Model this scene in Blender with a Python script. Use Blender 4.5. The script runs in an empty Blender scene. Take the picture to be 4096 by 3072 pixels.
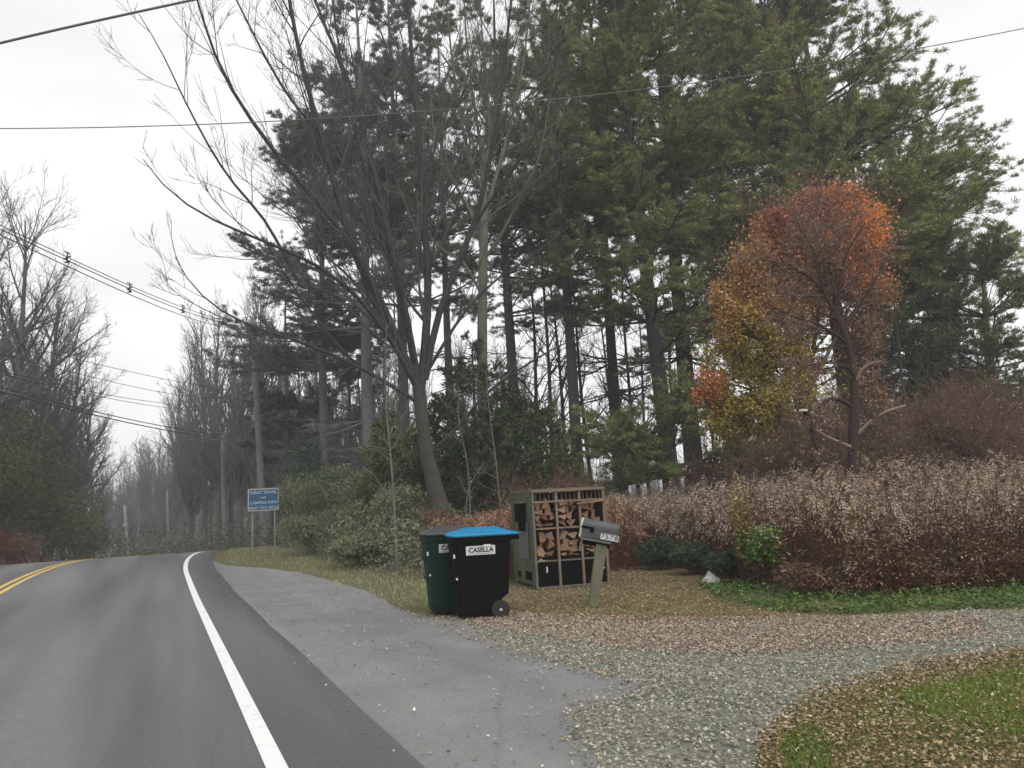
import bpy, bmesh, math
import numpy as np
from mathutils import Vector, Matrix, Euler

# ---------------------------------------------------------------- camera, sky, light
SC = bpy.context.scene
COL = SC.collection
FPX, PITCH, ROLL, CAMH = 800.0, math.radians(8.6), math.radians(3.0), 1.40
_c, _s = math.cos(ROLL), math.sin(ROLL)
FWD = np.array([0, math.cos(PITCH), math.sin(PITCH)])
UP0 = np.array([0, -math.sin(PITCH), math.cos(PITCH)])
RT0 = np.array([1.0, 0, 0])
UPV = UP0 * _c + RT0 * _s
RTV = RT0 * _c - UP0 * _s
cam_d = bpy.data.cameras.new('camera')
cam_d.sensor_width = 36.0
cam_d.lens = FPX / 1024 * 36.0
cam_d.clip_end = 3000
cam = bpy.data.objects.new('camera', cam_d)
COL.objects.link(cam)
M = Matrix(((RTV[0], UPV[0], -FWD[0], 0), (RTV[1], UPV[1], -FWD[1], 0), (RTV[2], UPV[2], -FWD[2], CAMH), (0, 0, 0, 1)))
cam.matrix_world = M
SC.camera = cam

SUN_EL, SUN_AZ = math.radians(48), math.radians(150)
world = bpy.data.worlds.new('World')
SC.world = world
world.use_nodes = True
wn, wl = world.node_tree.nodes, world.node_tree.links
wn.clear()
w_out = wn.new('ShaderNodeOutputWorld'); w_bg = wn.new('ShaderNodeBackground')
w_sky = wn.new('ShaderNodeTexSky'); w_sky.sky_type = 'NISHITA'; w_sky.sun_disc = False
w_sky.sun_elevation = SUN_EL; w_sky.sun_rotation = SUN_AZ; w_sky.dust_density = 4
w_tc = wn.new('ShaderNodeTexCoord'); w_map = wn.new('ShaderNodeMapping'); w_map.inputs['Scale'].default_value = (1.1, 1.1, 3.2)
w_nz = wn.new('ShaderNodeTexNoise'); w_nz.inputs['Scale'].default_value = 1.6; w_nz.inputs['Detail'].default_value = 5
w_cr = wn.new('ShaderNodeValToRGB')
w_cr.color_ramp.elements[0].position = 0.32; w_cr.color_ramp.elements[0].color = (4.9, 4.93, 5.0, 1)
w_cr.color_ramp.elements[1].position = 0.62; w_cr.color_ramp.elements[1].color = (6.5, 6.5, 6.5, 1)
w_mx = wn.new('ShaderNodeMix'); w_mx.data_type = 'RGBA'; w_mx.inputs['Factor'].default_value = 0.95
wl.new(w_tc.outputs['Generated'], w_map.inputs['Vector']); wl.new(w_map.outputs['Vector'], w_nz.inputs['Vector'])
wl.new(w_nz.outputs['Fac'], w_cr.inputs['Fac'])
wl.new(w_sky.outputs['Color'], w_mx.inputs['A']); wl.new(w_cr.outputs['Color'], w_mx.inputs['B'])
wl.new(w_mx.outputs['Result'], w_bg.inputs['Color']); w_bg.inputs['Strength'].default_value = 0.135
wl.new(w_bg.outputs['Background'], w_out.inputs['Surface'])

sun_d = bpy.data.lights.new('sun', 'SUN'); sun_d.energy = 1.5; sun_d.angle = math.radians(40); sun_d.color = (1, .97, .93)
sun = bpy.data.objects.new('sun', sun_d); COL.objects.link(sun)
sun.rotation_euler = Euler((math.radians(90) - SUN_EL, 0, math.radians(180) - SUN_AZ))
SC.view_settings.view_transform = 'Standard'; SC.view_settings.look = 'None'
SC.view_settings.exposure = 0.42; SC.view_settings.gamma = 1.0
SC.cycles.max_bounces = 5; SC.cycles.diffuse_bounces = 3; SC.cycles.transmission_bounces = 3
SC.cycles.volume_bounces = 2; SC.cycles.transparent_max_bounces = 4
SC.cycles.use_denoising = True

RNG = np.random.default_rng(11)
def U(a, b, n=None): return RNG.uniform(a, b, n)

# ---------------------------------------------------------------- mapping from the photograph to places
def ray(dx, dy):
    px, py = dx / 2.16 - 512, 384 - dy / 2.16
    return FPX * FWD + px * RTV + py * UPV
def ss(a, b, x):
    t = np.clip((x - a) / (b - a), 0, 1); return t * t * (3 - 2 * t)
def H(x, y):
    x = np.asarray(x, float); y = np.asarray(y, float)
    s = -.405 * x + .914 * y; q = .914 * x + .405 * y
    d = np.clip(s - 30, 0, None)
    drop = np.where(d < 10, .003 * d * d, .3 + .06 * (d - 10))
    drop = np.minimum(drop, 5.0)
    w = 1 - .85 * ss(9, 26, q)
    return .25 * ss(14, 30, s) * w - drop * w
def IM(dx, dy, Y):
    """point Y metres ahead along the view line through a place in the photograph"""
    d = ray(dx, dy); t = Y / d[1]
    return np.array([d[0] * t, Y, CAMH + d[2] * t])
def G(dx, dy):
    d = ray(dx, dy); z = 0.0
    for _ in range(12):
        t = (z - CAMH) / d[2]; x, y = d[0] * t, d[1] * t
        z = float(H(x, y))
    return np.array([x, y, z])
def ground_at(dx, Y, dy=1150):
    p = IM(dx, dy, Y); p[2] = float(H(p[0], p[1])); return p

# ---------------------------------------------------------------- scene helpers
def prop(o, label=None, cat=None, group=None, kind=None):
    if label: o['label'] = label
    if cat: o['category'] = cat
    if group: o['group'] = group
    if kind: o['kind'] = kind
    return o
def thing(name, label, cat, loc=(0, 0, 0), group=None, rz=0.0):
    o = bpy.data.objects.new(name, None); COL.objects.link(o)
    o.location = [float(v) for v in loc]; o.rotation_euler = (0, 0, rz); o.empty_display_size = .2
    return prop(o, label, cat, group)
def raw_mesh(name, V, Q, mat, parent=None, col=None, smooth=False, world=True):
    """V (n,3); Q (m,4) or (m,3) faces; V in world coordinates when world is set"""
    V = np.asarray(V, np.float32).reshape(-1, 3).copy(); Q = np.asarray(Q, np.int32)
    if parent is not None and world:
        V -= np.array(parent.location, np.float32)
    me = bpy.data.meshes.new(name)
    k = Q.shape[1]
    me.vertices.add(len(V)); me.vertices.foreach_set('co', V.ravel())
    me.loops.add(Q.size); me.loops.foreach_set('vertex_index', Q.ravel())
    me.polygons.add(len(Q)); me.polygons.foreach_set('loop_start', np.arange(0, Q.size, k, dtype=np.int32))
    if smooth: me.polygons.foreach_set('use_smooth', np.ones(len(Q), bool))
    if col is not None:
        a = me.color_attributes.new('Col', 'FLOAT_COLOR', 'POINT')
        c = np.ones((len(V), 4), np.float32); c[:, :3] = col
        a.data.foreach_set('color', c.ravel())
    me.update(calc_edges=True)
    if mat: me.materials.append(mat)
    o = bpy.data.objects.new(name, me); COL.objects.link(o)
    if parent is not None: o.parent = parent
    return o

# ---------------------------------------------------------------- materials
def mat(name, col=(.5, .5, .5), rough=.8, attr=False, nscale=0, namt=.3, bump=0, bscale=60, metal=0, trans=0, col2=None, spec=.5, detail=6):
    m = bpy.data.materials.new(name); m.use_nodes = True
    n, l = m.node_tree.nodes, m.node_tree.links
    b = n['Principled BSDF']; out = n['Material Output']
    b.inputs['Roughness'].default_value = rough; b.inputs['Metallic'].default_value = metal
    b.inputs['Specular IOR Level'].default_value = spec
    src = None
    if attr:
        a = n.new('ShaderNodeAttribute'); a.attribute_name = 'Col'; src = a.outputs['Color']
    else:
        b.inputs['Base Color'].default_value = (*col, 1)
    if nscale:
        tc = n.new('ShaderNodeTexCoord'); nz = n.new('ShaderNodeTexNoise'); nz.inputs['Scale'].default_value = nscale; nz.inputs['Detail'].default_value = detail
        nz.inputs['Roughness'].default_value = .65
        l.new(tc.outputs['Object'], nz.inputs['Vector'])
        if col2 is not None and not attr:
            rp = n.new('ShaderNodeValToRGB'); rp.color_ramp.elements[0].position = (.30 if detail > 10 else .38); rp.color_ramp.elements[1].position = (.45 if detail > 10 else .62)
            rp.color_ramp.elements[0].color = (*col, 1); rp.color_ramp.elements[1].color = (*col2, 1)
            l.new(nz.outputs['Fac'], rp.inputs['Fac']); src = rp.outputs['Color']
        else:
            mr = n.new('ShaderNodeMapRange'); mr.inputs['From Min'].default_value = .25; mr.inputs['From Max'].default_value = .75
            mr.inputs['To Min'].default_value = 1 - namt; mr.inputs['To Max'].default_value = 1 + namt
            l.new(nz.outputs['Fac'], mr.inputs['Value'])
            mx = n.new('ShaderNodeMix'); mx.data_type = 'RGBA'; mx.blend_type = 'MULTIPLY'; mx.inputs['Factor'].default_value = 1
            if src: l.new(src, mx.inputs['A'])
            else: mx.inputs['A'].default_value = (*col, 1)
            l.new(mr.outputs['Result'], mx.inputs['B']); src = mx.outputs['Result']
    if src: l.new(src, b.inputs['Base Color'])
    if bump:
        tc = n.new('ShaderNodeTexCoord'); nz = n.new('ShaderNodeTexNoise'); nz.inputs['Scale'].default_value = bscale; nz.inputs['Detail'].default_value = 4
        bp = n.new('ShaderNodeBump'); bp.inputs['Strength'].default_value = bump; bp.inputs['Distance'].default_value = .02
        l.new(tc.outputs['Object'], nz.inputs['Vector']); l.new(nz.outputs['Fac'], bp.inputs['Height']); l.new(bp.outputs['Normal'], b.inputs['Normal'])
    if trans:
        t = n.new('ShaderNodeBsdfTranslucent'); ms = n.new('ShaderNodeMixShader'); ms.inputs['Fac'].default_value = trans
        if src: l.new(src, t.inputs['Color'])
        else: t.inputs['Color'].default_value = (*col, 1)
        l.new(b.outputs['BSDF'], ms.inputs[1]); l.new(t.outputs['BSDF'], ms.inputs[2]); l.new(ms.outputs['Shader'], out.inputs['Surface'])
    return m

M_leaf = mat('leaf', attr=True, rough=.7, trans=.25, spec=.25)
M_needle = mat('needle', attr=True, rough=.75, trans=.12, spec=.2)
M_dry = mat('dry_plant', attr=True, rough=.9, trans=.15, spec=.1)
M_bark = mat('bark', (.048, .045, .044), .95, nscale=9, namt=.45, bump=.6, bscale=30, spec=.2)
M_bark_hazed = mat('bark_hazed', (.125, .12, .117), .95, nscale=6, namt=.3, spec=.2)  # bark lightened so the colour itself carries haze over the left and centre-left trees
M_bark_dark = mat('bark_dark', (.055, .048, .045), .95, nscale=9, namt=.4, bump=.6, bscale=25, spec=.2)
M_bark_pale = mat('bark_pale', (.14, .138, .115), .95, nscale=7, namt=.35, bump=.4, bscale=30, spec=.2)
M_bark_brown = mat('bark_brown', (.10, .068, .052), .95, nscale=8, namt=.4, bump=.5, bscale=30, spec=.2)
M_bark_mossy = mat('bark_mossy', (.045, .043, .042), .95, nscale=1.6, col2=(.062, .062, .048), bump=.6, bscale=30, spec=.2)

# ---------------------------------------------------------------- plant geometry
def nrm(v): return v / np.maximum(np.linalg.norm(v, axis=-1, keepdims=True), 1e-9)
def rvec(n):
    return nrm(RNG.normal(size=(n, 3)))
class Geo:
    def __init__(s): s.V = []; s.Q = []; s.C = []; s.n = 0
    def add(s, V, Q, c=None):
        V = V.reshape(-1, 3); s.V.append(V); s.Q.append(Q.reshape(-1, 4) + s.n); s.n += len(V)
        if c is not None: s.C.append(np.broadcast_to(c, (len(V), 3)))
    def tubes(s, P, R, S=4, c=None):
        """P (N,K,3), R (N,K)"""
        N, K, _ = P.shape
        if N == 0: return
        T = np.empty_like(P); T[:, 1:-1] = P[:, 2:] - P[:, :-2]; T[:, 0] = P[:, 1] - P[:, 0]; T[:, -1] = P[:, -1] - P[:, -2]
        T = nrm(T)
        ref = np.where(np.abs(T[:, :1, 2:3]) > .8, np.array([1., 0, 0]), np.array([0, 0, 1.]))
        A = nrm(np.cross(T, ref)); B = np.cross(T, A)
        th = np.arange(S) * 2 * math.pi / S
        V = P[:, :, None] + R[:, :, None, None] * (A[:, :, None] * np.cos(th)[:, None] + B[:, :, None] * np.sin(th)[:, None])
        i = np.arange(N)[:, None, None] * K * S; k = np.arange(K - 1)[None, :, None] * S; j = np.arange(S)[None, None, :]; j2 = (j + 1) % S
        Q = np.stack([i + k + j, i + k + j2, i + k + S + j2, i + k + S + j], -1)
        s.add(V, Q, c)
    def blades(s, P, D, L, W, c, side=None):
        """rhombus blades: base P, direction D, length L, width W, colour per blade (N,3)"""
        N = len(P); D = nrm(D)
        if side is None: side = nrm(np.cross(D, rvec(N)))
        L = np.broadcast_to(L, N)[:, None]; W = np.broadcast_to(W, N)[:, None]
        mid = P + D * L * .45
        V = np.stack([P, mid + side * W * .5, P + D * L, mid - side * W * .5], 1)
        Q = np.arange(N * 4).reshape(N, 4)
        s.add(V, Q, np.repeat(np.broadcast_to(c, (N, 3)), 4, 0))
    def obj(s, name, m, parent=None, smooth=False):
        V = np.concatenate(s.V); Q = np.concatenate(s.Q)
        C = np.concatenate(s.C) if s.C and sum(len(c) for c in s.C) == len(V) else None
        return raw_mesh(name, V, Q, m, parent, C, smooth)

def grow(P, R, n, t0=.2, t1=1., ang=(.5, .9), lenf=(.3, .6), up=.3, wig=.15, K=5, rf=.6, tip=.25, fall=.5, flat=0., rmin=.004, minlen=0):
    N, Kp, _ = P.shape
    seg = np.linalg.norm(np.diff(P, axis=1), axis=2).sum(1)
    idx = RNG.choice(N, n, p=seg / seg.sum())
    t = U(t0, t1, n); f = t * (Kp - 1); i0 = np.minimum(f.astype(int), Kp - 2); w = (f - i0)[:, None]
    a, b = P[idx, i0], P[idx, i0 + 1]
    pos = a * (1 - w) + b * w; T = nrm(b - a)
    rad = R[idx, i0] * (1 - w[:, 0]) + R[idx, i0 + 1] * w[:, 0]
    rv = rvec(n); rv[:, 2] *= (1 - flat)
    pr = nrm(rv - T * (rv * T).sum(1, keepdims=True))
    A = U(ang[0], ang[1], n)[:, None]
    d = T * np.cos(A) + pr * np.sin(A)
    L = np.maximum(seg[idx] * U(lenf[0], lenf[1], n) * (1 - fall * t), minlen)
    out = np.empty((n, K, 3)); out[:, 0] = pos
    st = (L / (K - 1))[:, None]
    for k in range(1, K):
        d = nrm(d + np.array([0, 0, up / (K - 1)]) + wig * RNG.normal(size=(n, 3)))
        out[:, k] = out[:, k - 1] + d * st
    r0 = np.maximum(rad * rf, rmin)
    RR = r0[:, None] * (1 - (1 - tip) * np.linspace(0, 1, K)[None])
    return out, np.maximum(RR, rmin * .6)

def resample(pts, K):
    pts = np.asarray(pts, float); s = np.r_[0, np.cumsum(np.linalg.norm(np.diff(pts, axis=0), axis=1))]
    u = np.linspace(0, s[-1], K)
    # smooth (Catmull-like) by interpolating then averaging
    q = np.stack([np.interp(u, s, pts[:, i]) for i in range(3)], 1)
    q[1:-1] = .25 * q[:-2] + .5 * q[1:-1] + .25 * q[2:]
    return q

def trunk_line(base, h, lean=(0, 0), K=10, wob=.1, r=.2, rt=.03, flare=1.35):
    t = np.linspace(0, 1, K); P = np.empty((K, 3))
    P[:, 0] = base[0] + lean[0] * t * h + wob * np.sin(t * 5 + U(0, 6)) * t
    P[:, 1] = base[1] + lean[1] * t * h + wob * np.sin(t * 4 + U(0, 6)) * t
    P[:, 2] = base[2] - .15 + (h + .15) * t
    R = r * (1 - t) ** .9 + rt; R[0] *= flare
    return P[None], R[None]

def bare_tree(base, h, r=.2, spread=.45, n1=26, n2=160, n3=900, n4=0, t0=.25, lean=(0, 0), m=None, label='', group=None,
              name='bare_tree', up=.5, ang=(.5, .9), l1=(.3, .5), fine=.006):
    root = thing(name, label, 'tree', base, group)
    P, R = trunk_line(base, h, lean, K=12, r=r, wob=h * .012)
    g = Geo(); g.tubes(P, R, 9); g.obj('trunk', m, root, True)
    c = Geo()
    P1, R1 = grow(P, R, n1, t0, .97, ang, l1, up, .08, 8, .55, .2, .55)
    c.tubes(P1, R1, 5)
    P2, R2 = grow(P1, R1, n2, .15, 1, (.35, .8), (.25, .55), .35, .12, 6, .6, .25, .4, rmin=fine)
    c.tubes(P2, R2, 4)
    P3, R3 = grow(P2, R2, n3, .1, 1, (.3, .8), (.3, .7), .3, .15, 5, .6, .4, .3, rmin=fine)
    c.tubes(P3, R3, 3)
    if n4:
        P4, R4 = grow(P3, R3, n4, .1, 1, (.3, .8), (.35, .8), .25, .15, 4, .7, .5, .3, rmin=fine)
        c.tubes(P4, R4, 3)
    c.obj('branches', m, root)
    return root

def tint(base, n, v=.25, hue=.08):
    base = np.array(base, float)
    k = np.exp(RNG.normal(0, v, (n, 1)))
    return np.clip(base * k * (1 + RNG.normal(0, hue, (n, 3))), 0, 1)

def pine(base, h, r, label, width=3.2, crown0=.35, lean=(0, 0), nprim=80, dens=1., col=(.05, .075, .03), bare0=.12, m=None, group='tall pines behind the dry weeds',
         wfun=None, blen=.21, bw=.030, name='pine_tree', tuft=14):
    root = thing(name, label, 'tree', base, group)
    P, R = trunk_line(base, h, lean, K=14, r=r, wob=.15, rt=.03, flare=1.2)
    m = m or M_bark_dark
    g = Geo(); g.tubes(P, R, 10); g.obj('trunk', m, root, True)
    # primaries in rough whorls
    n = nprim; nw = max(6, n // 4)
    wh = np.sort(U(bare0, .985, nw)); t = np.repeat(wh, 4)[:n] + U(-.004, .004, min(n, nw * 4)); n = len(t)
    az = U(0, 2 * math.pi, n)
    f = t * 13; i0 = np.clip(f.astype(int), 0, 12); w = (f - i0)[:, None]
    pos = P[0, i0] * (1 - w) + P[0, i0 + 1] * w
    tt = np.clip((t - crown0) / (1 - crown0), 0, 1)
    prof = np.where(t < crown0, .55, (1 - tt) ** .5 * .9 + .15)
    L = width * prof * U(.65, 1.15, n)
    if wfun is not None: L = L * wfun(az, t)
    K = 7; out = np.empty((n, K, 3)); out[:, 0] = pos
    el = U(-.05, .35, n) + tt * .5 - (t < crown0) * .25
    d = np.stack([np.cos(az) * np.cos(el), np.sin(az) * np.cos(el), np.sin(el)], 1)
    for k in range(1, K):
        d = nrm(d + np.array([0, 0, .04 if k > 2 else -.03]) + .06 * RNG.normal(size=(n, 3)))
        out[:, k] = out[:, k - 1] + d * (L / (K - 1))[:, None]
    r0 = np.clip(.014 * L + .008, .01, .07)
    RR = r0[:, None] * (1 - .75 * np.linspace(0, 1, K))[None]
    br = Geo(); br.tubes(out, RR, 4)
    live = t > crown0 * U(.85, 1.1, n)
    dead = ~live
    if dead.sum() > 1:
        Pd, Rd = grow(out[dead], RR[dead], int(dead.sum() * 9), .15, 1, (.5, 1.1), (.2, .5), .05, .18, 5, .6, .4, .3, .6, rmin=.007)
        br.tubes(Pd, Rd, 3)
        Pe, Re = grow(Pd, Rd, int(dead.sum() * 22), .2, 1, (.5, 1.1), (.3, .7), .05, .18, 4, .6, .4, .3, .5, rmin=.006)
        br.tubes(Pe, Re, 3)
    P2, R2 = grow(out[live], RR[live], int(live.sum() * 20 * dens), .25, 1, (.6, 1.1), (.24, .46), .15, .08, 5, .55, .4, .35, .85, rmin=.006)
    br.tubes(P2, R2, 3)
    br.obj('branches', m, root)
    # needle tufts on outer parts of the secondaries
    nt = int(len(P2) * 8.5 * dens)
    idx = RNG.integers(0, len(P2), nt); u = U(.25, 1.0, nt) * 4; i0 = np.minimum(u.astype(int), 3); w = (u - i0)[:, None]
    a, b = P2[idx, i0], P2[idx, i0 + 1]; tp = a * (1 - w) + b * w; td = nrm(b - a)
    k = tuft
    tp = np.repeat(tp, k, 0); td = np.repeat(td, k, 0)
    dd = nrm(td * .7 + np.array([0, 0, .30]) + rvec(len(tp)) * np.array([.9, .9, .6]))
    c = np.repeat(tint(col, nt, .22, .06), k, 0) * U(.75, 1.3, (nt * k, 1))
    f = Geo(); f.blades(tp + rvec(len(tp)) * U(0, .16, (len(tp), 1)) * np.array([1, 1, .5]), dd, U(.7, 1.2, len(tp)) * blen, bw, c)
    f.obj('crown', M_needle, root)
    return root

def lobes(center, size, n, k=9, shell=.55):
    """points through an uneven crown volume: k overlapping lobes with gaps"""
    cs = rvec(k) * U(.25, .62, (k, 1)); cs[:, 2] = cs[:, 2] * .9
    rs = U(.28, .5, k)
    i = RNG.integers(0, k, n)
    p = cs[i] + rvec(n) * (rs[i] * (shell + (1 - shell) * U(0, 1, n) ** .6))[:, None]
    return np.asarray(center) + p * np.asarray(size)

def bush(base, w, h, label, col, cat='bush', name='bush', n=2600, leaf=.09, group=None, stems=14, m=None, depth=None, stemmat=None, k=9, aspect=.5, colfun=None, trunkh=None, sr=.02, vtint=.25, up=.25):
    root = thing(name, label, cat, base, group)
    depth = depth or w
    c = np.array(base) + np.array([0, 0, h * .5])
    pts = lobes(c, (w * .5, depth * .5, h * .5), n, k)
    pts[:, 2] = np.maximum(pts[:, 2], base[2] + .02 + .1 * h * U(0, 1, n))
    # stems towards random lobe points
    tgt = pts[RNG.integers(0, n, stems)]
    b0 = np.array(base) + np.c_[U(-1, 1, stems) * w * .12, U(-1, 1, stems) * depth * .12, np.full(stems, -.05)]
    tt = np.linspace(0, 1, 6)[None, :, None]
    P = b0[:, None] * (1 - tt) + tgt[:, None] * tt
    P[:, :, 2] = b0[:, None, 2] + (tgt - b0)[:, None, 2] * tt[:, :, 0] ** .75
    P += RNG.normal(0, .02 * h, P.shape) * tt
    R = sr * (1 - .7 * tt[:, :, 0]) * np.ones((stems, 1))
    g = Geo(); g.tubes(P, R, 5)
    P2, R2 = grow(P, R, stems * 7, .25, 1, (.4, .9), (.2, .45), .2, .15, 4, .6, .4, .3, rmin=.004); g.tubes(P2, R2, 3)
    g.obj('stems', stemmat or M_bark_brown, root)
    f = Geo()
    cc = tint(col, n, vtint, .08)
    if colfun is not None: cc = colfun(pts, cc)
    d = nrm(rvec(n) + np.array([0, 0, up]))
    f.blades(pts, d, U(.7, 1.3, n) * leaf, leaf * aspect, cc)
    f.obj('foliage', m or M_leaf, root)
    return root

# ---------------------------------------------------------------- polygons on the ground
def rough(poly, step=.35, amp=.05, closed=True):
    out = []; n = len(poly)
    for i in range(n if closed else n - 1):
        a, b = np.array(poly[i][:2]), np.array(poly[(i + 1) % n][:2]); L = np.linalg.norm(b - a); k = max(1, int(L / step))
        nn = np.array([-(b - a)[1], (b - a)[0]]) / max(L, 1e-6)
        for j in range(k):
            out.append(a + (b - a) * j / k + nn * RNG.normal(0, amp) * (1 if j else .3))
    return out
def inside(poly, x, y):
    poly = np.array([p[:2] for p in poly]); c = np.zeros(len(x), bool); n = len(poly); j = n - 1
    for i in range(n):
        xi, yi = poly[i]; xj, yj = poly[j]
        m_ = ((yi > y) != (yj > y)) & (x < (xj - xi) * (y - yi) / (yj - yi + 1e-12) + xi)
        c ^= m_; j = i
    return c
def scatter(poly, n):
    a = np.array([p[:2] for p in poly]); lo, hi = a.min(0), a.max(0); X = []; tot = 0
    while tot < n:
        x = U(lo[0], hi[0], n * 2); y = U(lo[1], hi[1], n * 2); k = inside(poly, x, y); X.append(np.c_[x[k], y[k]]); tot += k.sum()
    return np.concatenate(X)[:n]
def sheet(name, poly, dz, m, label=None, cuts=0, kind='structure', skirt=0.0):
    bm = bmesh.new(); vs = [bm.verts.new((p[0], p[1], 0)) for p in poly]
    f = bm.faces.new(vs); f.normal_update()
    if f.normal.z < 0: f.normal_flip()
    bmesh.ops.triangulate(bm, faces=[f])
    for _ in range(5):
        es = [e for e in bm.edges if e.calc_length() > 1.6]
        if not es: break
        bmesh.ops.subdivide_edges(bm, edges=es, cuts=1)
        bmesh.ops.triangulate(bm, faces=bm.faces[:])
    if skirt:
        be = [e for e in bm.edges if e.is_boundary]
        r = bmesh.ops.extrude_edge_only(bm, edges=be)
        low = [v for v in r['geom'] if isinstance(v, bmesh.types.BMVert)]
        lows = set(low)
    else: lows = set()
    for v in bm.verts: v.co.z = float(H(v.co.x, v.co.y)) + dz - (skirt if v in lows else 0)
    me = bpy.data.meshes.new(name); bm.to_mesh(me); bm.free(); me.materials.append(m)
    o = bpy.data.objects.new(name, me); COL.objects.link(o); o['kind'] = kind
    return o

# ---------------------------------------------------------------- ground, road
def ground_mat():
    m = bpy.data.materials.new('ground'); m.use_nodes = True; n, l = m.node_tree.nodes, m.node_tree.links; b = n['Principled BSDF']; b.inputs['Roughness'].default_value = .95
    b.inputs['Specular IOR Level'].default_value = .1
    tc = n.new('ShaderNodeTexCoord')
    a = n.new('ShaderNodeTexNoise'); a.inputs['Scale'].default_value = .5; a.inputs['Detail'].default_value = 8
    r = n.new('ShaderNodeValToRGB'); e = r.color_ramp.elements
    e[0].position = .35; e[0].color = (.13, .10, .05, 1); e[1].position = .62; e[1].color = (.11, .12, .055, 1)
    c = n.new('ShaderNodeTexNoise'); c.inputs['Scale'].default_value = 22; c.inputs['Detail'].default_value = 6
    mr = n.new('ShaderNodeMapRange'); mr.inputs['From Min'].default_value = .3; mr.inputs['From Max'].default_value = .7; mr.inputs['To Min'].default_value = .6; mr.inputs['To Max'].default_value = 1.4
    mx = n.new('ShaderNodeMix'); mx.data_type = 'RGBA'; mx.blend_type = 'MULTIPLY'; mx.inputs['Factor'].default_value = 1
    l.new(tc.outputs['Object'], a.inputs['Vector']); l.new(tc.outputs['Object'], c.inputs['Vector'])
    l.new(a.outputs['Fac'], r.inputs['Fac']); l.new(c.outputs['Fac'], mr.inputs['Value']); l.new(r.outputs['Color'], mx.inputs['A']); l.new(mr.outputs['Result'], mx.inputs['B'])
    l.new(mx.outputs['Result'], b.inputs['Base Color'])
    bp = n.new('ShaderNodeBump'); bp.inputs['Strength'].default_value = .7; bp.inputs['Distance'].default_value = .04; l.new(c.outputs['Fac'], bp.inputs['Height']); l.new(bp.outputs['Normal'], b.inputs['Normal'])
    return m
gx = np.r_[np.linspace(-400, -62, 22), np.arange(-60, 41, 1.0), np.linspace(44, 400, 24)]
gy = np.r_[np.linspace(-60, -6, 10), np.arange(-5, 71, 1.0), np.linspace(74, 700, 40)]
XX, YY = np.meshgrid(gx, gy, indexing='ij'); ZZ = H(XX, YY)
nx, ny = XX.shape; ii, jj = np.meshgrid(np.arange(nx - 1), np.arange(ny - 1), indexing='ij')
Qg = np.stack([ii * ny + jj, (ii + 1) * ny + jj, (ii + 1) * ny + jj + 1, ii * ny + jj + 1], -1).reshape(-1, 4)
prop(raw_mesh('ground', np.stack([XX, YY, ZZ], -1), Qg, ground_mat(), smooth=True), kind='structure')

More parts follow.
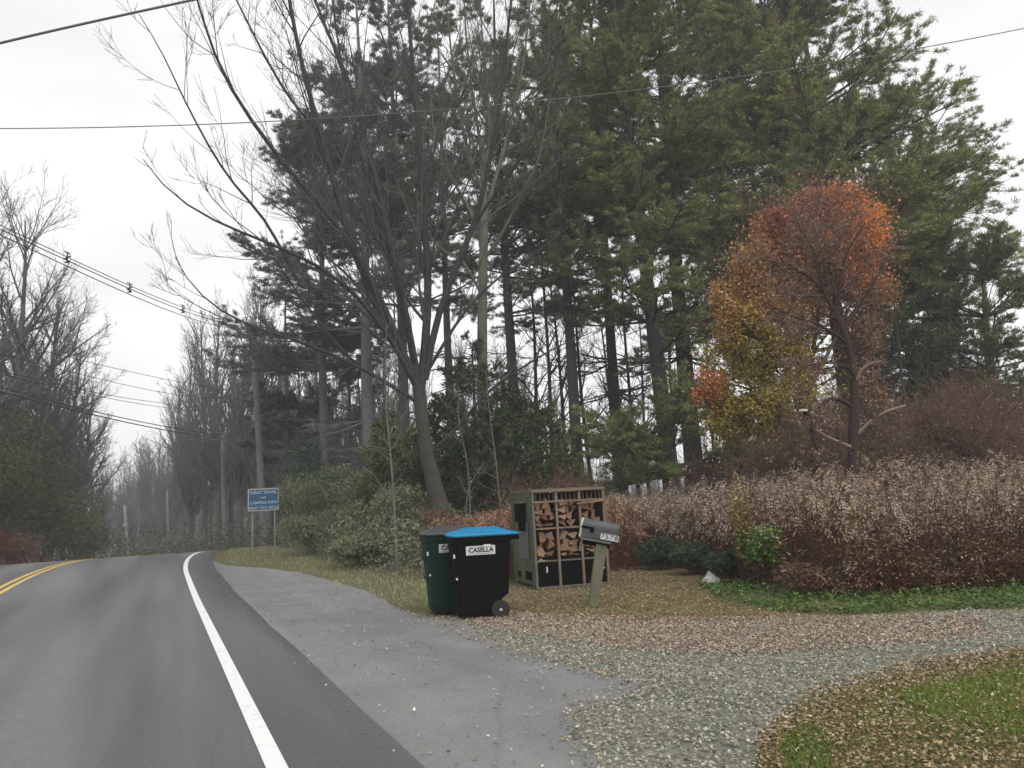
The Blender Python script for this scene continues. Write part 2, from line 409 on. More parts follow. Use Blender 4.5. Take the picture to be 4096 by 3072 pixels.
def asphalt(name, c1, c2, sc=.35, crack=0.0):
    m = bpy.data.materials.new(name); m.use_nodes = True; n, l = m.node_tree.nodes, m.node_tree.links; b = n['Principled BSDF']
    b.inputs['Roughness'].default_value = .88; b.inputs['Specular IOR Level'].default_value = .3
    tc = n.new('ShaderNodeTexCoord'); mp = n.new('ShaderNodeMapping'); mp.vector_type = 'TEXTURE'; mp.inputs['Rotation'].default_value = (0, 0, math.radians(23.9)); mp.inputs['Scale'].default_value = (1, 14, 1)
    a = n.new('ShaderNodeTexNoise'); a.inputs['Scale'].default_value = sc * 2; a.inputs['Detail'].default_value = 5
    r = n.new('ShaderNodeValToRGB'); e = r.color_ramp.elements; e[0].position = .35; e[0].color = (*c1, 1); e[1].position = .65; e[1].color = (*c2, 1)
    c = n.new('ShaderNodeTexVoronoi'); c.inputs['Scale'].default_value = 90
    c2_ = n.new('ShaderNodeTexNoise'); c2_.inputs['Scale'].default_value = 45; c2_.inputs['Detail'].default_value = 6; c2_.inputs['Roughness'].default_value = .8
    mr = n.new('ShaderNodeMapRange'); mr.inputs['From Min'].default_value = .25; mr.inputs['From Max'].default_value = .75; mr.inputs['To Min'].default_value = .72; mr.inputs['To Max'].default_value = 1.28
    mx = n.new('ShaderNodeMix'); mx.data_type = 'RGBA'; mx.blend_type = 'MULTIPLY'; mx.inputs['Factor'].default_value = 1
    l.new(tc.outputs['Object'], mp.inputs['Vector']); l.new(mp.outputs['Vector'], a.inputs['Vector']); l.new(a.outputs['Fac'], r.inputs['Fac'])
    l.new(tc.outputs['Object'], c.inputs['Vector']); l.new(tc.outputs['Object'], c2_.inputs['Vector'])
    l.new(c2_.outputs['Fac'], mr.inputs['Value']); l.new(r.outputs['Color'], mx.inputs['A']); l.new(mr.outputs['Result'], mx.inputs['B'])
    fin = mx.outputs['Result']
    pt = n.new('ShaderNodeTexNoise'); pt.inputs['Scale'].default_value = 1.1; pt.inputs['Detail'].default_value = 9; pt.inputs['Roughness'].default_value = .7
    pm = n.new('ShaderNodeMapRange'); pm.inputs['From Min'].default_value = .3; pm.inputs['From Max'].default_value = .7; pm.inputs['To Min'].default_value = .84; pm.inputs['To Max'].default_value = 1.14
    m2 = n.new('ShaderNodeMix'); m2.data_type = 'RGBA'; m2.blend_type = 'MULTIPLY'; m2.inputs['Factor'].default_value = 1
    l.new((tc.outputs['Object'] if crack > .1 else mp.outputs['Vector']), pt.inputs['Vector']); l.new(pt.outputs['Fac'], pm.inputs['Value']); l.new(fin, m2.inputs['A']); l.new(pm.outputs['Result'], m2.inputs['B']); fin = m2.outputs['Result']
    # small stones showing in the surface
    st = n.new('ShaderNodeTexVoronoi'); st.inputs['Scale'].default_value = 32
    sr = n.new('ShaderNodeValToRGB'); sr.color_ramp.elements[0].position = .10; sr.color_ramp.elements[0].color = (1.35, 1.33, 1.28, 1); sr.color_ramp.elements[1].position = .2; sr.color_ramp.elements[1].color = (1, 1, 1, 1)
    m3 = n.new('ShaderNodeMix'); m3.data_type = 'RGBA'; m3.blend_type = 'MULTIPLY'; m3.inputs['Factor'].default_value = 1
    l.new(tc.outputs['Object'], st.inputs['Vector']); l.new(st.outputs['Distance'], sr.inputs['Fac']); l.new(fin, m3.inputs['A']); l.new(sr.outputs['Color'], m3.inputs['B']); fin = m3.outputs['Result']
    if crack:
        wz = n.new('ShaderNodeMix'); wz.data_type = 'RGBA'; wz.blend_type = 'ADD'; wz.inputs['Factor'].default_value = .35
        l.new(tc.outputs['Object'], wz.inputs['A']); l.new(pt.outputs['Color'], wz.inputs['B'])
        ck = n.new('ShaderNodeTexVoronoi'); ck.feature = 'DISTANCE_TO_EDGE'; ck.inputs['Scale'].default_value = .42
        cr = n.new('ShaderNodeValToRGB'); cr.color_ramp.elements[0].position = 0; cr.color_ramp.elements[0].color = (1 - crack,) * 3 + (1,); cr.color_ramp.elements[1].position = .009; cr.color_ramp.elements[1].color = (1, 1, 1, 1)
        m4 = n.new('ShaderNodeMix'); m4.data_type = 'RGBA'; m4.blend_type = 'MULTIPLY'; m4.inputs['Factor'].default_value = 1
        l.new(wz.outputs['Result'], ck.inputs['Vector']); l.new(ck.outputs['Distance'], cr.inputs['Fac']); l.new(fin, m4.inputs['A']); l.new(cr.outputs['Color'], m4.inputs['B']); fin = m4.outputs['Result']
    l.new(fin, b.inputs['Base Color'])
    bp = n.new('ShaderNodeBump'); bp.inputs['Strength'].default_value = .5; bp.inputs['Distance'].default_value = .006; l.new(c.outputs['Distance'], bp.inputs['Height']); l.new(bp.outputs['Normal'], b.inputs['Normal'])
    return m
M_road = asphalt('road_asphalt', (.095, .095, .096), (.150, .150, .151), .5, crack=.08)
M_apron = asphalt('apron_asphalt', (.150, .151, .150), (.212, .212, .211), .45, crack=.14)

# the edge line's path; everything on the road is offset from it
ED = []
p = np.array([-1.47, 4.82]); hd = math.atan2(.914, -.405); q = p.copy(); hh = hd
back = [p - np.array([math.cos(hd), math.sin(hd)]) * k for k in range(30, 0, -1)]
ED = back + [p.copy()]
s_ = 0
for k in range(130):
    s_ += 1
    if 17 < s_ < 60: hh -= .0115
    elif s_ >= 60: hh -= 0
    q = q + np.array([math.cos(hh), math.sin(hh)]); ED.append(q.copy())
ED = np.array(ED)[:112]; TD = nrm(np.gradient(ED, axis=0)); ND = np.c_[TD[:, 1], -TD[:, 0]]   # ND points right
def ribbon(name, o0, o1, dz, m, kind='structure', step=1.0, jit0=0, jit1=0, i0=0, i1=None, skirt=.0):
    e = ED[i0:i1]; nd = ND[i0:i1]; K = max(1, int(abs(o1 - o0) / step))
    offs = np.linspace(o0, o1, K + 1)
    P = e[:, None] + nd[:, None] * offs[None, :, None]
    if jit0: P[:, 0] += nd * RNG.normal(0, jit0, len(e))[:, None]
    if jit1: P[:, -1] += nd * RNG.normal(0, jit1, len(e))[:, None]
    Z = H(P[..., 0], P[..., 1]) + dz
    V = np.concatenate([P, Z[..., None]], -1)
    if skirt:
        lo0 = V[:, :1].copy(); lo0[..., 2] -= skirt; lo1 = V[:, -1:].copy(); lo1[..., 2] -= skirt
        V = np.concatenate([lo0, V, lo1], 1); K += 2
    a, b = np.meshgrid(np.arange(len(e) - 1), np.arange(K), indexing='ij')
    W = K + 1; Q = np.stack([a * W + b, a * W + b + 1, (a + 1) * W + b + 1, (a + 1) * W + b], -1).reshape(-1, 4)
    return prop(raw_mesh(name, V, Q, m), kind=kind)
M_white = mat('paint_white', (.42, .42, .42), .7, nscale=14, col2=(.72, .72, .71), detail=12)
M_yellow = mat('paint_yellow', (.62, .42, .08), .7, nscale=30, namt=.15)
ribbon('road', -7.9, .72, .030, M_road, jit0=.03, jit1=.01, skirt=.06)
ribbon('road_edge_line', -.056, .056, .035, M_white)
ribbon('road_far_edge_line', -7.62, -7.49, .035, M_white)
prop(bpy.data.objects.get('road_far_edge_line'), kind='structure')
ribbon('road_center_line', -3.98, -3.87, .035, M_yellow)
ribbon('road_center_line', -3.76, -3.65, .035, M_yellow)

apron = [G(*a)[:2] for a in [(485, 1222), (560, 1228), (640, 1236), (700, 1251), (800, 1281), (850, 1312), (930, 1336), (1010, 1352), (1080, 1398), (1200, 1440), (1300, 1462), (1392, 1482), (1345, 1508), (1240, 1546), (1246, 1600), (1300, 1690), (1420, 1800)]]
near = [(1.35, 2.0), (1.9, -2.0)]
left = [ED[i] + ND[i] * .55 for i in range(22, 53)]
apron_poly = rough(apron, .3, .03, False) + near + [tuple(v) for v in left]
def orient(pl): return pl
sheet('roadside_apron', apron_poly, .018, M_apron, skirt=.05)

M_gravel = mat('gravel', (.17, .175, .145), .95, nscale=1.3, col2=(.24, .235, .20), bump=.9, bscale=55, spec=.15)
M_lawn = mat('lawn', (.15, .105, .045), .95, nscale=1.1, col2=(.12, .11, .035), bump=.9, bscale=40, spec=.1)
M_litter = mat('leaf_litter', (.115, .085, .042), .95, nscale=2.2, col2=(.165, .13, .075), bump=.9, bscale=35, spec=.1)
gtop = [G(*a)[:2] for a in [(905, 1330), (1000, 1338), (1080, 1325), (1200, 1338), (1350, 1348), (1500, 1345), (1750, 1338), (2000, 1330), (2212, 1322), (2600, 1310)]]
gbot = [G(*a)[:2] for a in [(2600, 1370), (2212, 1405), (2050, 1432), (1930, 1462), (1840, 1490), (1750, 1515), (1680, 1560), (1640, 1620), (1650, 1800), (1650, 2100)]]
gravel_poly = rough(gtop, .4, .06, False) + rough(gbot, .3, .04, False) + [(1.7, 0.5), (.9, .5), (.2, 4.5), (.1, 6.2)] + [tuple(G(*a)[:2]) for a in [(1180, 1560), (1150, 1460), (1020, 1400), (900, 1345)]]
sheet('gravel_driveway', gravel_poly, .008, M_gravel)
lawn_poly = rough(gbot[1:], .3, .03, False) + [(2.2, .5), (12, .5), (12, 7.5), (7, 8.6)]
sheet('lawn', lawn_poly, .012, M_lawn)

# ---------------------------------------------------------------- fallen leaves and grass (nobody could count them)
def leaves(name, polys, cols, size=.05, label='', curl=.5, lift=.02, avoid=None):
    g = Geo()
    for (pl, n), col in zip(polys, cols):
        xy = scatter(pl, n)
        if avoid is not None: xy = xy[~inside(avoid, xy[:, 0], xy[:, 1]) | (U(0, 1, n) < (.02 if avoid is apron_poly else .55))]; n = len(xy)
        z = H(xy[:, 0], xy[:, 1]) + lift + np.abs(RNG.normal(0, .008, n))
        ci = RNG.integers(0, len(col), n); c = np.array(col)[ci] * np.exp(RNG.normal(0, .22, (n, 1)))
        d = rvec(n); d[:, 2] *= .35; d = nrm(d); up = nrm(np.array([0, 0, 1.]) + curl * RNG.normal(size=(n, 3)) * .7)
        g.blades(np.c_[xy, z], d, U(.6, 1.4, n) * size, U(.5, .85, n) * size, np.clip(c, 0, 1), side=nrm(np.cross(d, up)))
    o = g.obj(name, M_dry); prop(o, label=label, kind='stuff'); o['category'] = 'leaves'; return o
edge_l = [G(*a)[:2] for a in [(860, 1310), (930, 1334), (1080, 1396), (1200, 1438), (1395, 1480), (1340, 1506), (1240, 1544), (1246, 1600), (1300, 1690), (1270, 1690), (1215, 1600), (1210, 1535), (1290, 1500), (1340, 1482), (1190, 1452), (1060, 1408), (920, 1346), (850, 1318)]]
verge_l = [G(*a)[:2] for a in [(560, 1190), (800, 1200), (935, 1240), (935, 1325), (850, 1305), (700, 1246)]]
TAN = [(.36, .34, .26), (.31, .29, .22), (.42, .40, .31), (.20, .165, .11)]
GOLD = [(.22, .165, .08), (.30, .235, .12), (.15, .105, .05), (.40, .34, .21), (.13, .12, .055), (.21, .19, .10)]
PINK = [(.36, .25, .20), (.40, .30, .24), (.26, .17, .13), (.46, .37, .30)]
lawn_green = [G(*a)[:2] for a in [(1950, 1500), (2060, 1480), (2212, 1450), (2500, 1440), (2500, 1640), (2212, 1600), (2050, 1560), (1960, 1530)]]
lawn_green3 = [G(*a)[:2] for a in [(1880, 1520), (2000, 1470), (2212, 1432), (2500, 1425), (2500, 1680), (2212, 1625), (2000, 1590), (1900, 1560)]]
lawn_green2 = [G(*a)[:2] for a in [(1690, 1600), (1760, 1570), (1800, 1620), (1780, 1700), (1700, 1700)]]
pinkband = [G(*a)[:2] for a in [(1060, 1320), (1200, 1332), (1500, 1338), (1900, 1335), (2120, 1332), (2140, 1380), (1900, 1400), (1600, 1420), (1400, 1412), (1200, 1385), (1010, 1350)]]
lawn_view = gbot_in = [G(*a)[:2] for a in [(1640, 1680), (1660, 1600), (1760, 1515), (1930, 1465), (2060, 1432), (2212, 1408), (2420, 1390), (2420, 1680)]]
band2 = [G(*a)[:2] for a in [(2200, 1400), (1930, 1440), (1740, 1500), (1630, 1600), (1640, 1650), (1760, 1560), (1900, 1500), (2212, 1430)]]
goldband = [G(*a)[:2] for a in [(1100, 1265), (1350, 1225), (1500, 1260), (1560, 1300), (1760, 1338), (1500, 1350), (1200, 1342), (1090, 1310)]]
leaves('fallen_leaves', [(gravel_poly, 42000), (pinkband, 24000), (band2, 4200)], [TAN + [(.28, .30, .23), (.36, .38, .30), (.20, .21, .16)], PINK, PINK + GOLD], .027, 'pale fallen leaves strewn over the gravel driveway', avoid=apron_poly)
leaves('fallen_leaves', [(goldband, 15000), (lawn_view, 14000)], [GOLD, GOLD * 2 + PINK[:2]], .028, 'golden brown fallen leaves around the mailbox and over the lawn', avoid=lawn_green)
leaves('fallen_leaves', [(apron_poly, 1300), (verge_l, 2600), (edge_l, 650)], [TAN, TAN, TAN + GOLD], .03, 'few scattered pale leaves lying on the grey asphalt apron', lift=.03)
sheet('leaf_litter', rough(goldband, .3, .05), .005, M_litter)
def grass(name, items, label, hgt=.09, w=.009):
    g = Geo()
    for pl, n, cols, hh_ in items:
        xy = scatter(pl, n); z = H(xy[:, 0], xy[:, 1])
        c = np.array(cols)[RNG.integers(0, len(cols), n)] * np.exp(RNG.normal(0, .2, (n, 1)))
        d = nrm(np.array([0, 0, 1.]) + .55 * RNG.normal(size=(n, 3))); d[:, 2] = np.abs(d[:, 2])
        g.blades(np.c_[xy, z], d, U(.5, 1.4, n) * hh_, w * (.6 + hh_ * 6), c)
    o = g.obj(name, M_leaf); prop(o, label=label, kind='stuff'); o['category'] = 'grass'; return o
GR = [(.10, .17, .04), (.13, .20, .05), (.20, .20, .08), (.08, .13, .035)]
DRYG = [(.20, .20, .10), (.26, .25, .14), (.16, .19, .08), (.30, .27, .17), (.12, .15, .06)]
verge = [G(*a)[:2] for a in [(488, 1195), (540, 1180), (640, 1182), (800, 1195), (900, 1215), (1000, 1250), (1090, 1262), (1080, 1320), (935, 1325), (850, 1305), (700, 1246), (600, 1225), (485, 1222)]]
lawn_green = [G(*a)[:2] for a in [(1950, 1500), (2060, 1480), (2212, 1450), (2500, 1440), (2500, 1640), (2212, 1600), (2050, 1560), (1960, 1530)]]
grass('grass', [(verge, 32000, [(.26, .27, .15), (.32, .32, .20), (.20, .24, .11), (.34, .32, .22), (.15, .19, .08)], .10), (lawn_green, 17000, [(.15, .26, .035), (.20, .30, .045), (.12, .20, .03), (.22, .23, .07)], .045), (lawn_green3, 12000, [(.13, .20, .04), (.18, .23, .05), (.20, .19, .07)], .042), (lawn_view, 26000, [(.22, .18, .07), (.26, .20, .08), (.15, .19, .05), (.13, .20, .04)], .04), (lawn_green2, 3000, [(.15, .22, .04), (.12, .18, .035)], .045)], 'short green and straw coloured grass along the verge and lawn')
ivyline = [G(*a)[:2] for a in [(1500, 1262), (1560, 1300), (1640, 1318), (1800, 1330), (2000, 1320), (2212, 1318), (2500, 1310), (2500, 1240), (2212, 1262), (1850, 1282), (1600, 1262)]]
def groundcover():
    g = Geo(); n = 15000; xy = scatter(ivyline, n); kk = (np.sin(xy[:, 0] * 5.1 + 2 * np.sin(xy[:, 1] * 3)) + np.sin(xy[:, 1] * 7 + xy[:, 0]) + RNG.normal(0, .7, n)) > -.6; xy = xy[kk]; n = len(xy); z = H(xy[:, 0], xy[:, 1]) + U(.01, .14, n) * U(.1, 1, n)
    c = tint((.085, .14, .035), n, .35, .14); d = rvec(n); d[:, 2] = np.abs(d[:, 2]) * .4
    g.blades(np.c_[xy, z], d, U(.5, 1.3, n) * .05, .032, c, side=nrm(np.cross(d, np.array([0, 0, 1.]) + .5 * RNG.normal(size=(n, 3)))))
    o = g.obj('ground_ivy', M_leaf); prop(o, label='low bright green leafy ground cover at the foot of the weeds', cat='ground cover', kind='stuff')
groundcover()
# ---------------------------------------------------------------- built objects: helpers
def box(c, s, rot=None, bev=0):
    """box as verts/faces list, centre c, size s, optional 3x3 rotation"""
    v = np.array([[x, y, z] for x in (-.5, .5) for y in (-.5, .5) for z in (-.5, .5)]) * np.array(s)
    if rot is not None: v = v @ np.array(rot).T
    f = np.array([[0, 1, 3, 2], [4, 6, 7, 5], [0, 4, 5, 1], [2, 3, 7, 6], [0, 2, 6, 4], [1, 5, 7, 3]])
    return v + np.array(c), f
def part(name, shapes, m, parent, bevel=0, smooth=False):
    V = []; F = []; n = 0
    for v, f in shapes:
        V.append(np.asarray(v)); F += [[int(i) + n for i in r] for r in f]; n += len(v)
    me = bpy.data.meshes.new(name); me.from_pydata(np.concatenate(V).tolist(), [], F); me.update(); me.materials.append(m)
    if smooth: me.polygons.foreach_set('use_smooth', np.ones(len(me.polygons), bool))
    o = bpy.data.objects.new(name, me); COL.objects.link(o)
    if parent is not None: o.parent = parent
    if bevel:
        b = o.modifiers.new('bevel', 'BEVEL'); b.width = bevel; b.segments = 2; b.limit_method = 'ANGLE'
    return o
def loft(rings, cap=True):
    K = len(rings); n = len(rings[0]); V = np.concatenate(rings); F = []
    for k in range(K - 1):
        for i in range(n):
            j = (i + 1) % n; F.append([k * n + i, k * n + j, (k + 1) * n + j, (k + 1) * n + i])
    V = list(V)
    if cap:
        for k, fl in ((0, True), (K - 1, False)):
            c = np.mean(rings[k], axis=0); V.append(c); ci = len(V) - 1
            for i in range(n):
                j = (i + 1) % n; a, b = k * n + i, k * n + j
                F.append([b, a, ci, ci][:3] if fl else [a, b, ci])
    return np.array(V), F
def rrect(lx, ly, r, z, cx=0, cy=0, m=5):
    pts = []
    for sx, sy, a0 in ((1, 1, 0), (-1, 1, 90), (-1, -1, 180), (1, -1, 270)):
        for i in range(m + 1):
            a = math.radians(a0 + 90 * i / m); pts.append([cx + sx * (lx / 2 - r) + r * math.cos(a), cy + sy * (ly / 2 - r) + r * math.sin(a), z])
    return np.array(pts)
def disc_tube(c, axis, r, w, n=20, r2=None):
    """short cylinder centred c along axis ('x','y','z')"""
    th = np.arange(n) * 2 * math.pi / n; rings = []
    prof = [(-w / 2, r * .86), (-w / 2 * .8, r), (w / 2 * .8, r), (w / 2, r * .86)]
    for o, rr in prof:
        a = np.stack([np.full(n, o), rr * np.cos(th), rr * np.sin(th)], 1)
        if axis == 'y': a = a[:, [1, 0, 2]]
        if axis == 'z': a = a[:, [1, 2, 0]]
        rings.append(a + np.array(c))
    return loft(rings)
def bar(a, b, r, n=8):
    g = Geo(); g.tubes(np.array([[a, (np.array(a) + np.array(b)) / 2, b]], float), np.array([[r, r, r]]), n); return np.concatenate(g.V), np.concatenate(g.Q)
def text_part(name, txt, size, m, parent, mtx, ext=.001, bold=0.0, align='CENTER', spacing=1.0):
    cu = bpy.data.curves.new('lettering', 'FONT'); cu.body = txt; cu.size = size; cu.extrude = ext; cu.offset = bold; cu.align_x = align; cu.align_y = 'CENTER'; cu.space_character = spacing
    t = bpy.data.objects.new('lettering', cu); COL.objects.link(t); bpy.context.view_layer.update()
    me = bpy.data.meshes.new_from_object(t.evaluated_get(bpy.context.evaluated_depsgraph_get())); bpy.data.objects.remove(t)
    me.materials.clear(); me.materials.append(m); me.transform(mtx); me.name = name
    o = bpy.data.objects.new(name, me); COL.objects.link(o); o.parent = parent; return o
def frame_m(o, x, y):
    """matrix whose local X, Y go along x and y at origin o"""
    x = Vector(x).normalized(); y = Vector(y).normalized(); z = x.cross(y)
    return Matrix(((x[0], y[0], z[0], o[0]), (x[1], y[1], z[1], o[1]), (x[2], y[2], z[2], o[2]), (0, 0, 0, 1)))

M_plastic_black = mat('plastic_black', (.0035, .0035, .004), .7, spec=.07, nscale=6, namt=.2, bump=.15, bscale=120)
M_plastic_green = mat('plastic_green', (.006, .026, .020), .65, spec=.12, nscale=4, namt=.25, bump=.15, bscale=120)
M_lid_blue = mat('lid_blue', (.008, .185, .36), .5, spec=.25, nscale=5, namt=.15)
M_lid_grey = mat('lid_grey', (.05, .051, .053), .55, spec=.3, nscale=5, namt=.2)
M_rubber = mat('rubber', (.012, .012, .012), .8)
M_sticker = mat('sticker', (.66, .66, .66), .6, nscale=30, namt=.08)
M_ink = mat('ink', (.01, .01, .012), .6)
M_rule = mat('sticker_rule', (.12, .12, .12), .6)
M_hub = mat('hub', (.35, .35, .35), .5)

# ---------------------------------------------------------------- wheeled bins
def bin_(base, rz, label, mb, ml, name='wheeled_bin', sticker=True):
    """local -x is the front, +x the handle and wheels; the long side facing -y carries the sticker"""
    r = thing(name, label, 'bin', base, 'wheeled bins set out at the kerb', rz)
    secs = [(.04, .50, .50, -.055), (.10, .53, .53, -.05), (.24, .565, .555, -.04), (.30, .655, .565, .005), (.60, .70, .61, .0), (.90, .745, .66, -.002), (.955, .75, .665, -.002), (.96, .79, .70, 0), (1.03, .80, .71, 0)]
    part('body', [loft([rrect(lx, ly, .085, z, cx, 0, 6) for z, lx, ly, cx in secs])], mb, r, smooth=False)
    # lid: skirt, dome with raised ribs
    prof = [(1.03, .88, .75), (1.045, .91, .77), (1.06, .90, .76), (1.078, .80, .68), (1.105, .58, .49), (1.118, .34, .30), (1.121, .1, .1)]
    lid = part('lid', [loft([rrect(lx, ly, min(.09, lx * .4, ly * .4), z, .05 - (z - 1.03) * .9, 0, 6) for z, lx, ly in prof])] +
               [(lambda v, f: (v, f))(*box((.02, yy, zz), (xl, .026, .034))) for yy, zz, xl in ((-.31, 1.078, .70), (-.225, 1.098, .6), (-.13, 1.113, .5), (.13, 1.113, .5), (.25, 1.095, .58), (0, 1.124, .40))], ml, r, bevel=.006)
    part('lid_lip', [box((-.385, 0, 1.048), (.06, .40, .03))], ml, r, bevel=.008)
    part('handle', [bar((.47, -.24, 1.0), (.47, .24, 1.0), .018), box((.43, -.24, 1.0), (.13, .035, .06)), box((.43, .24, 1.0), (.13, .035, .06)), box((.43, 0, 1.0), (.13, .035, .06))], mb, r, bevel=.005)
    part('axle', [bar((.205, -.28, .115), (.205, .28, .115), .012)], M_hub, r)
    for sy in (-1, 1):
        w = part('wheel', [disc_tube((.205, sy * .288, .115), 'y', .115, .05, 28)], M_rubber, r, smooth=False)
        part('hub', [disc_tube((.205, sy * .318, .115), 'y', .02, .02, 12)], M_hub, w)
    part('front_grip', [box((-.372, 0, .72), (.03, .36, .035))], mb, r, bevel=.006); part('front_grip', [box((-.355, 0, .46), (.03, .34, .03))], mb, r, bevel=.006)
    part('reflector', [box((-.345, -.285, .80), (.035, .02, .05), Euler((0, 0, .8)).to_matrix())], M_sticker, r)
    part('reflector', [box((-.322, -.268, .52), (.03, .02, .028), Euler((0, 0, .8)).to_matrix())], M_sticker, r)
    if sticker:
        y0 = -.3445; s = Vector((0, -.115, 1)).normalized(); nrmv = np.array([0, -.994, -.114])
        cx, cz = -.02, .86
        y0 = -(.61 + (cz - .6) / .3 * .05) / 2
        mtx = frame_m((cx, y0 - .004, cz), (1, 0, 0), (0, -.083, .9965))
        st = part('sticker', [(np.array([[*(mtx @ Vector(p_))] for p_ in v.tolist()]), f) for v, f in [box((0, 0, 0), (.37, .112, .004)), box((.085, .060, 0), (.095, .02, .0036))]], M_sticker, r, bevel=.0015)
        text_part('lettering', 'CASELLA', .078, M_ink, st, frame_m((cx + .005, y0 - .0085, cz + .002), (1, 0, 0), (0, -.083, .9965)), bold=.0028)
        part('sticker_rule', [(np.array([[*(mtx @ Vector(p_))] for p_ in v.tolist()]), f) for v, f in [box((0, -.041, .003), (.31, .005, .002)), box((0, .041, .003), (.31, .005, .002)), box((-.157, 0, .003), (.005, .066, .002)), box((.157, 0, .003), (.005, .066, .002))]], M_rule, st)
    return r
bb = G(1041, 1333)
bin_((bb[0], bb[1], .0), math.radians(10), 'black wheeled bin with a bright blue lid beside the driveway', M_plastic_black, M_lid_blue)
gb = IM(975, 1300, bb[1] + .62)
bin_((gb[0] + .02, gb[1], .018), math.radians(13), 'dark green wheeled bin with a grey lid half hidden by the blue-lidded one', M_plastic_green, M_lid_grey)

# ---------------------------------------------------------------- firewood stand
M_wood_pale = mat('wood_pale', (.18, .125, .09), .85, nscale=6, namt=.3, bump=.3, bscale=50)
M_wood_grey = mat('wood_grey', (.115, .118, .095), .9, nscale=4, namt=.3, bump=.3, bscale=50)
M_board = mat('board', (.058, .066, .036), .9, nscale=2.5, namt=.35, bump=.3, bscale=40)
M_black_panel = mat('black_panel', (.003, .003, .003), .9, spec=.04)
M_back = mat('back_board', (.05, .035, .028), .9, nscale=5, namt=.3)
M_grey_plate = mat('grey_plate', (.09, .09, .095), .8, nscale=3, namt=.25)
s0 = G(1161, 1275); YAW = math.radians(17)
stand = thing('firewood_stand', 'wooden roadside firewood stand with three open bays and black lower panels', 'stand', (s0[0], s0[1], 0), None, YAW)
WD, HT, DP = 1.27, 1.62, 1.12
px_ = [0, .41, .83, WD]
for i, x in enumerate(px_):
    part('post', [box((x, 0, HT / 2), (.042 if i in (0, 3) else .040, .04, HT))], M_wood_pale if i else M_wood_grey, stand, bevel=.004)
part('top_rail', [box((WD / 2, -.026, HT - .015), (WD + .06, .03, .035))], M_wood_pale, stand, bevel=.003)
part('lattice_rail', [box((WD / 2, -.03, HT - .195), (WD + .04, .028, .03))], M_wood_pale, stand, bevel=.003)
part('lattice_rail', [box((WD * .80, -.05, HT - .235), (WD * .40, .02, .025), Euler((0, -.06, 0)).to_matrix())], M_wood_pale, stand, bevel=.003)
for i in range(16):
    part('lattice_slat', [box((.06 + i * (WD - .12) / 15, .012, HT - .11), (.022, .015, .15))], M_back, stand)
part('roof', [box((WD / 2 - .02, DP / 2, HT + .012), (WD + .04, DP - .04, .02), Euler((.0, 0, 0)).to_matrix())], M_wood_grey, stand)
part('back_panel', [box((WD / 2, DP - .02, HT / 2), (WD - .02, .02, HT - .06))], M_back, stand)
part('floor_panel', [box((WD / 2, DP / 2, .40), (WD - .05, DP - .1, .02))], M_back, stand)
part('shelf', [box((WD / 2, .25, .985), (WD - .06, .42, .022))], M_wood_grey, stand)
part('shelf_lip', [box((WD / 2 - .08, .012, .985), (WD * .82, .016, .03))], M_wood_pale, stand)
sidep = part('side_panel', [box((-.032, DP / 2, HT / 2 + .04), (.018, DP, HT - .08)), box((-.046, .06, HT / 2), (.01, .09, HT - .05)), box((-.046, DP - .06, HT / 2), (.01, .09, HT - .05)), box((-.046, DP / 2, .46), (.01, DP - .22, .08))], M_board, stand, bevel=.002)
part('side_panel', [box((WD + .032, DP / 2, HT / 2 + .03), (.018, DP, HT - .06))], M_board, stand, bevel=.002)
pb = part('pay_box', [box((-.105, .42, 1.26), (.10, .30, .30)), box((-.10, .36, 1.04), (.09, .16, .16))], M_black_panel, stand, bevel=.006)
part('pay_box_trim', [box((-.09, .60, 1.27), (.07, .03, .34)), box((-.09, .42, 1.435), (.12, .34, .02))], M_wood_grey, pb, bevel=.003)
part('notice_plate', [box((-.055, .45, .80), (.012, .55, .62))], M_grey_plate, stand, bevel=.003)
part('air_hole', [box((-.052, .80, .22), (.006, .14, .10))], M_black_panel, stand)
part('air_hole', [box((-.055, .25, .22), (.006, .36, .14))], M_black_panel, stand)
for a, b in zip(px_[:-1], px_[1:]):
    part('lower_panel', [box(((a + b) / 2, .022, .235), (b - a - .052, .016, .40))], M_black_panel, stand, bevel=.002)
part('panel_rail', [box((WD / 2, .010, .452), (WD - .04, .03, .022)), box((WD / 2, .0, .03), (WD - .02, .03, .025))], M_wood_grey, stand, bevel=.002)
part('inner_rail', [box((WD / 2, .03, .50), (WD - .04, .02, .05))], M_black_panel, stand)
text_part('number', '1', .13, M_sticker, stand, frame_m((.19, .011, .31), (1, 0, 0), (0, 0, 1)), bold=.004)
text_part('number', '2', .13, M_sticker, stand, frame_m((1.19, .011, .31), (1, 0, 0), (0, 0, 1)), bold=.004)

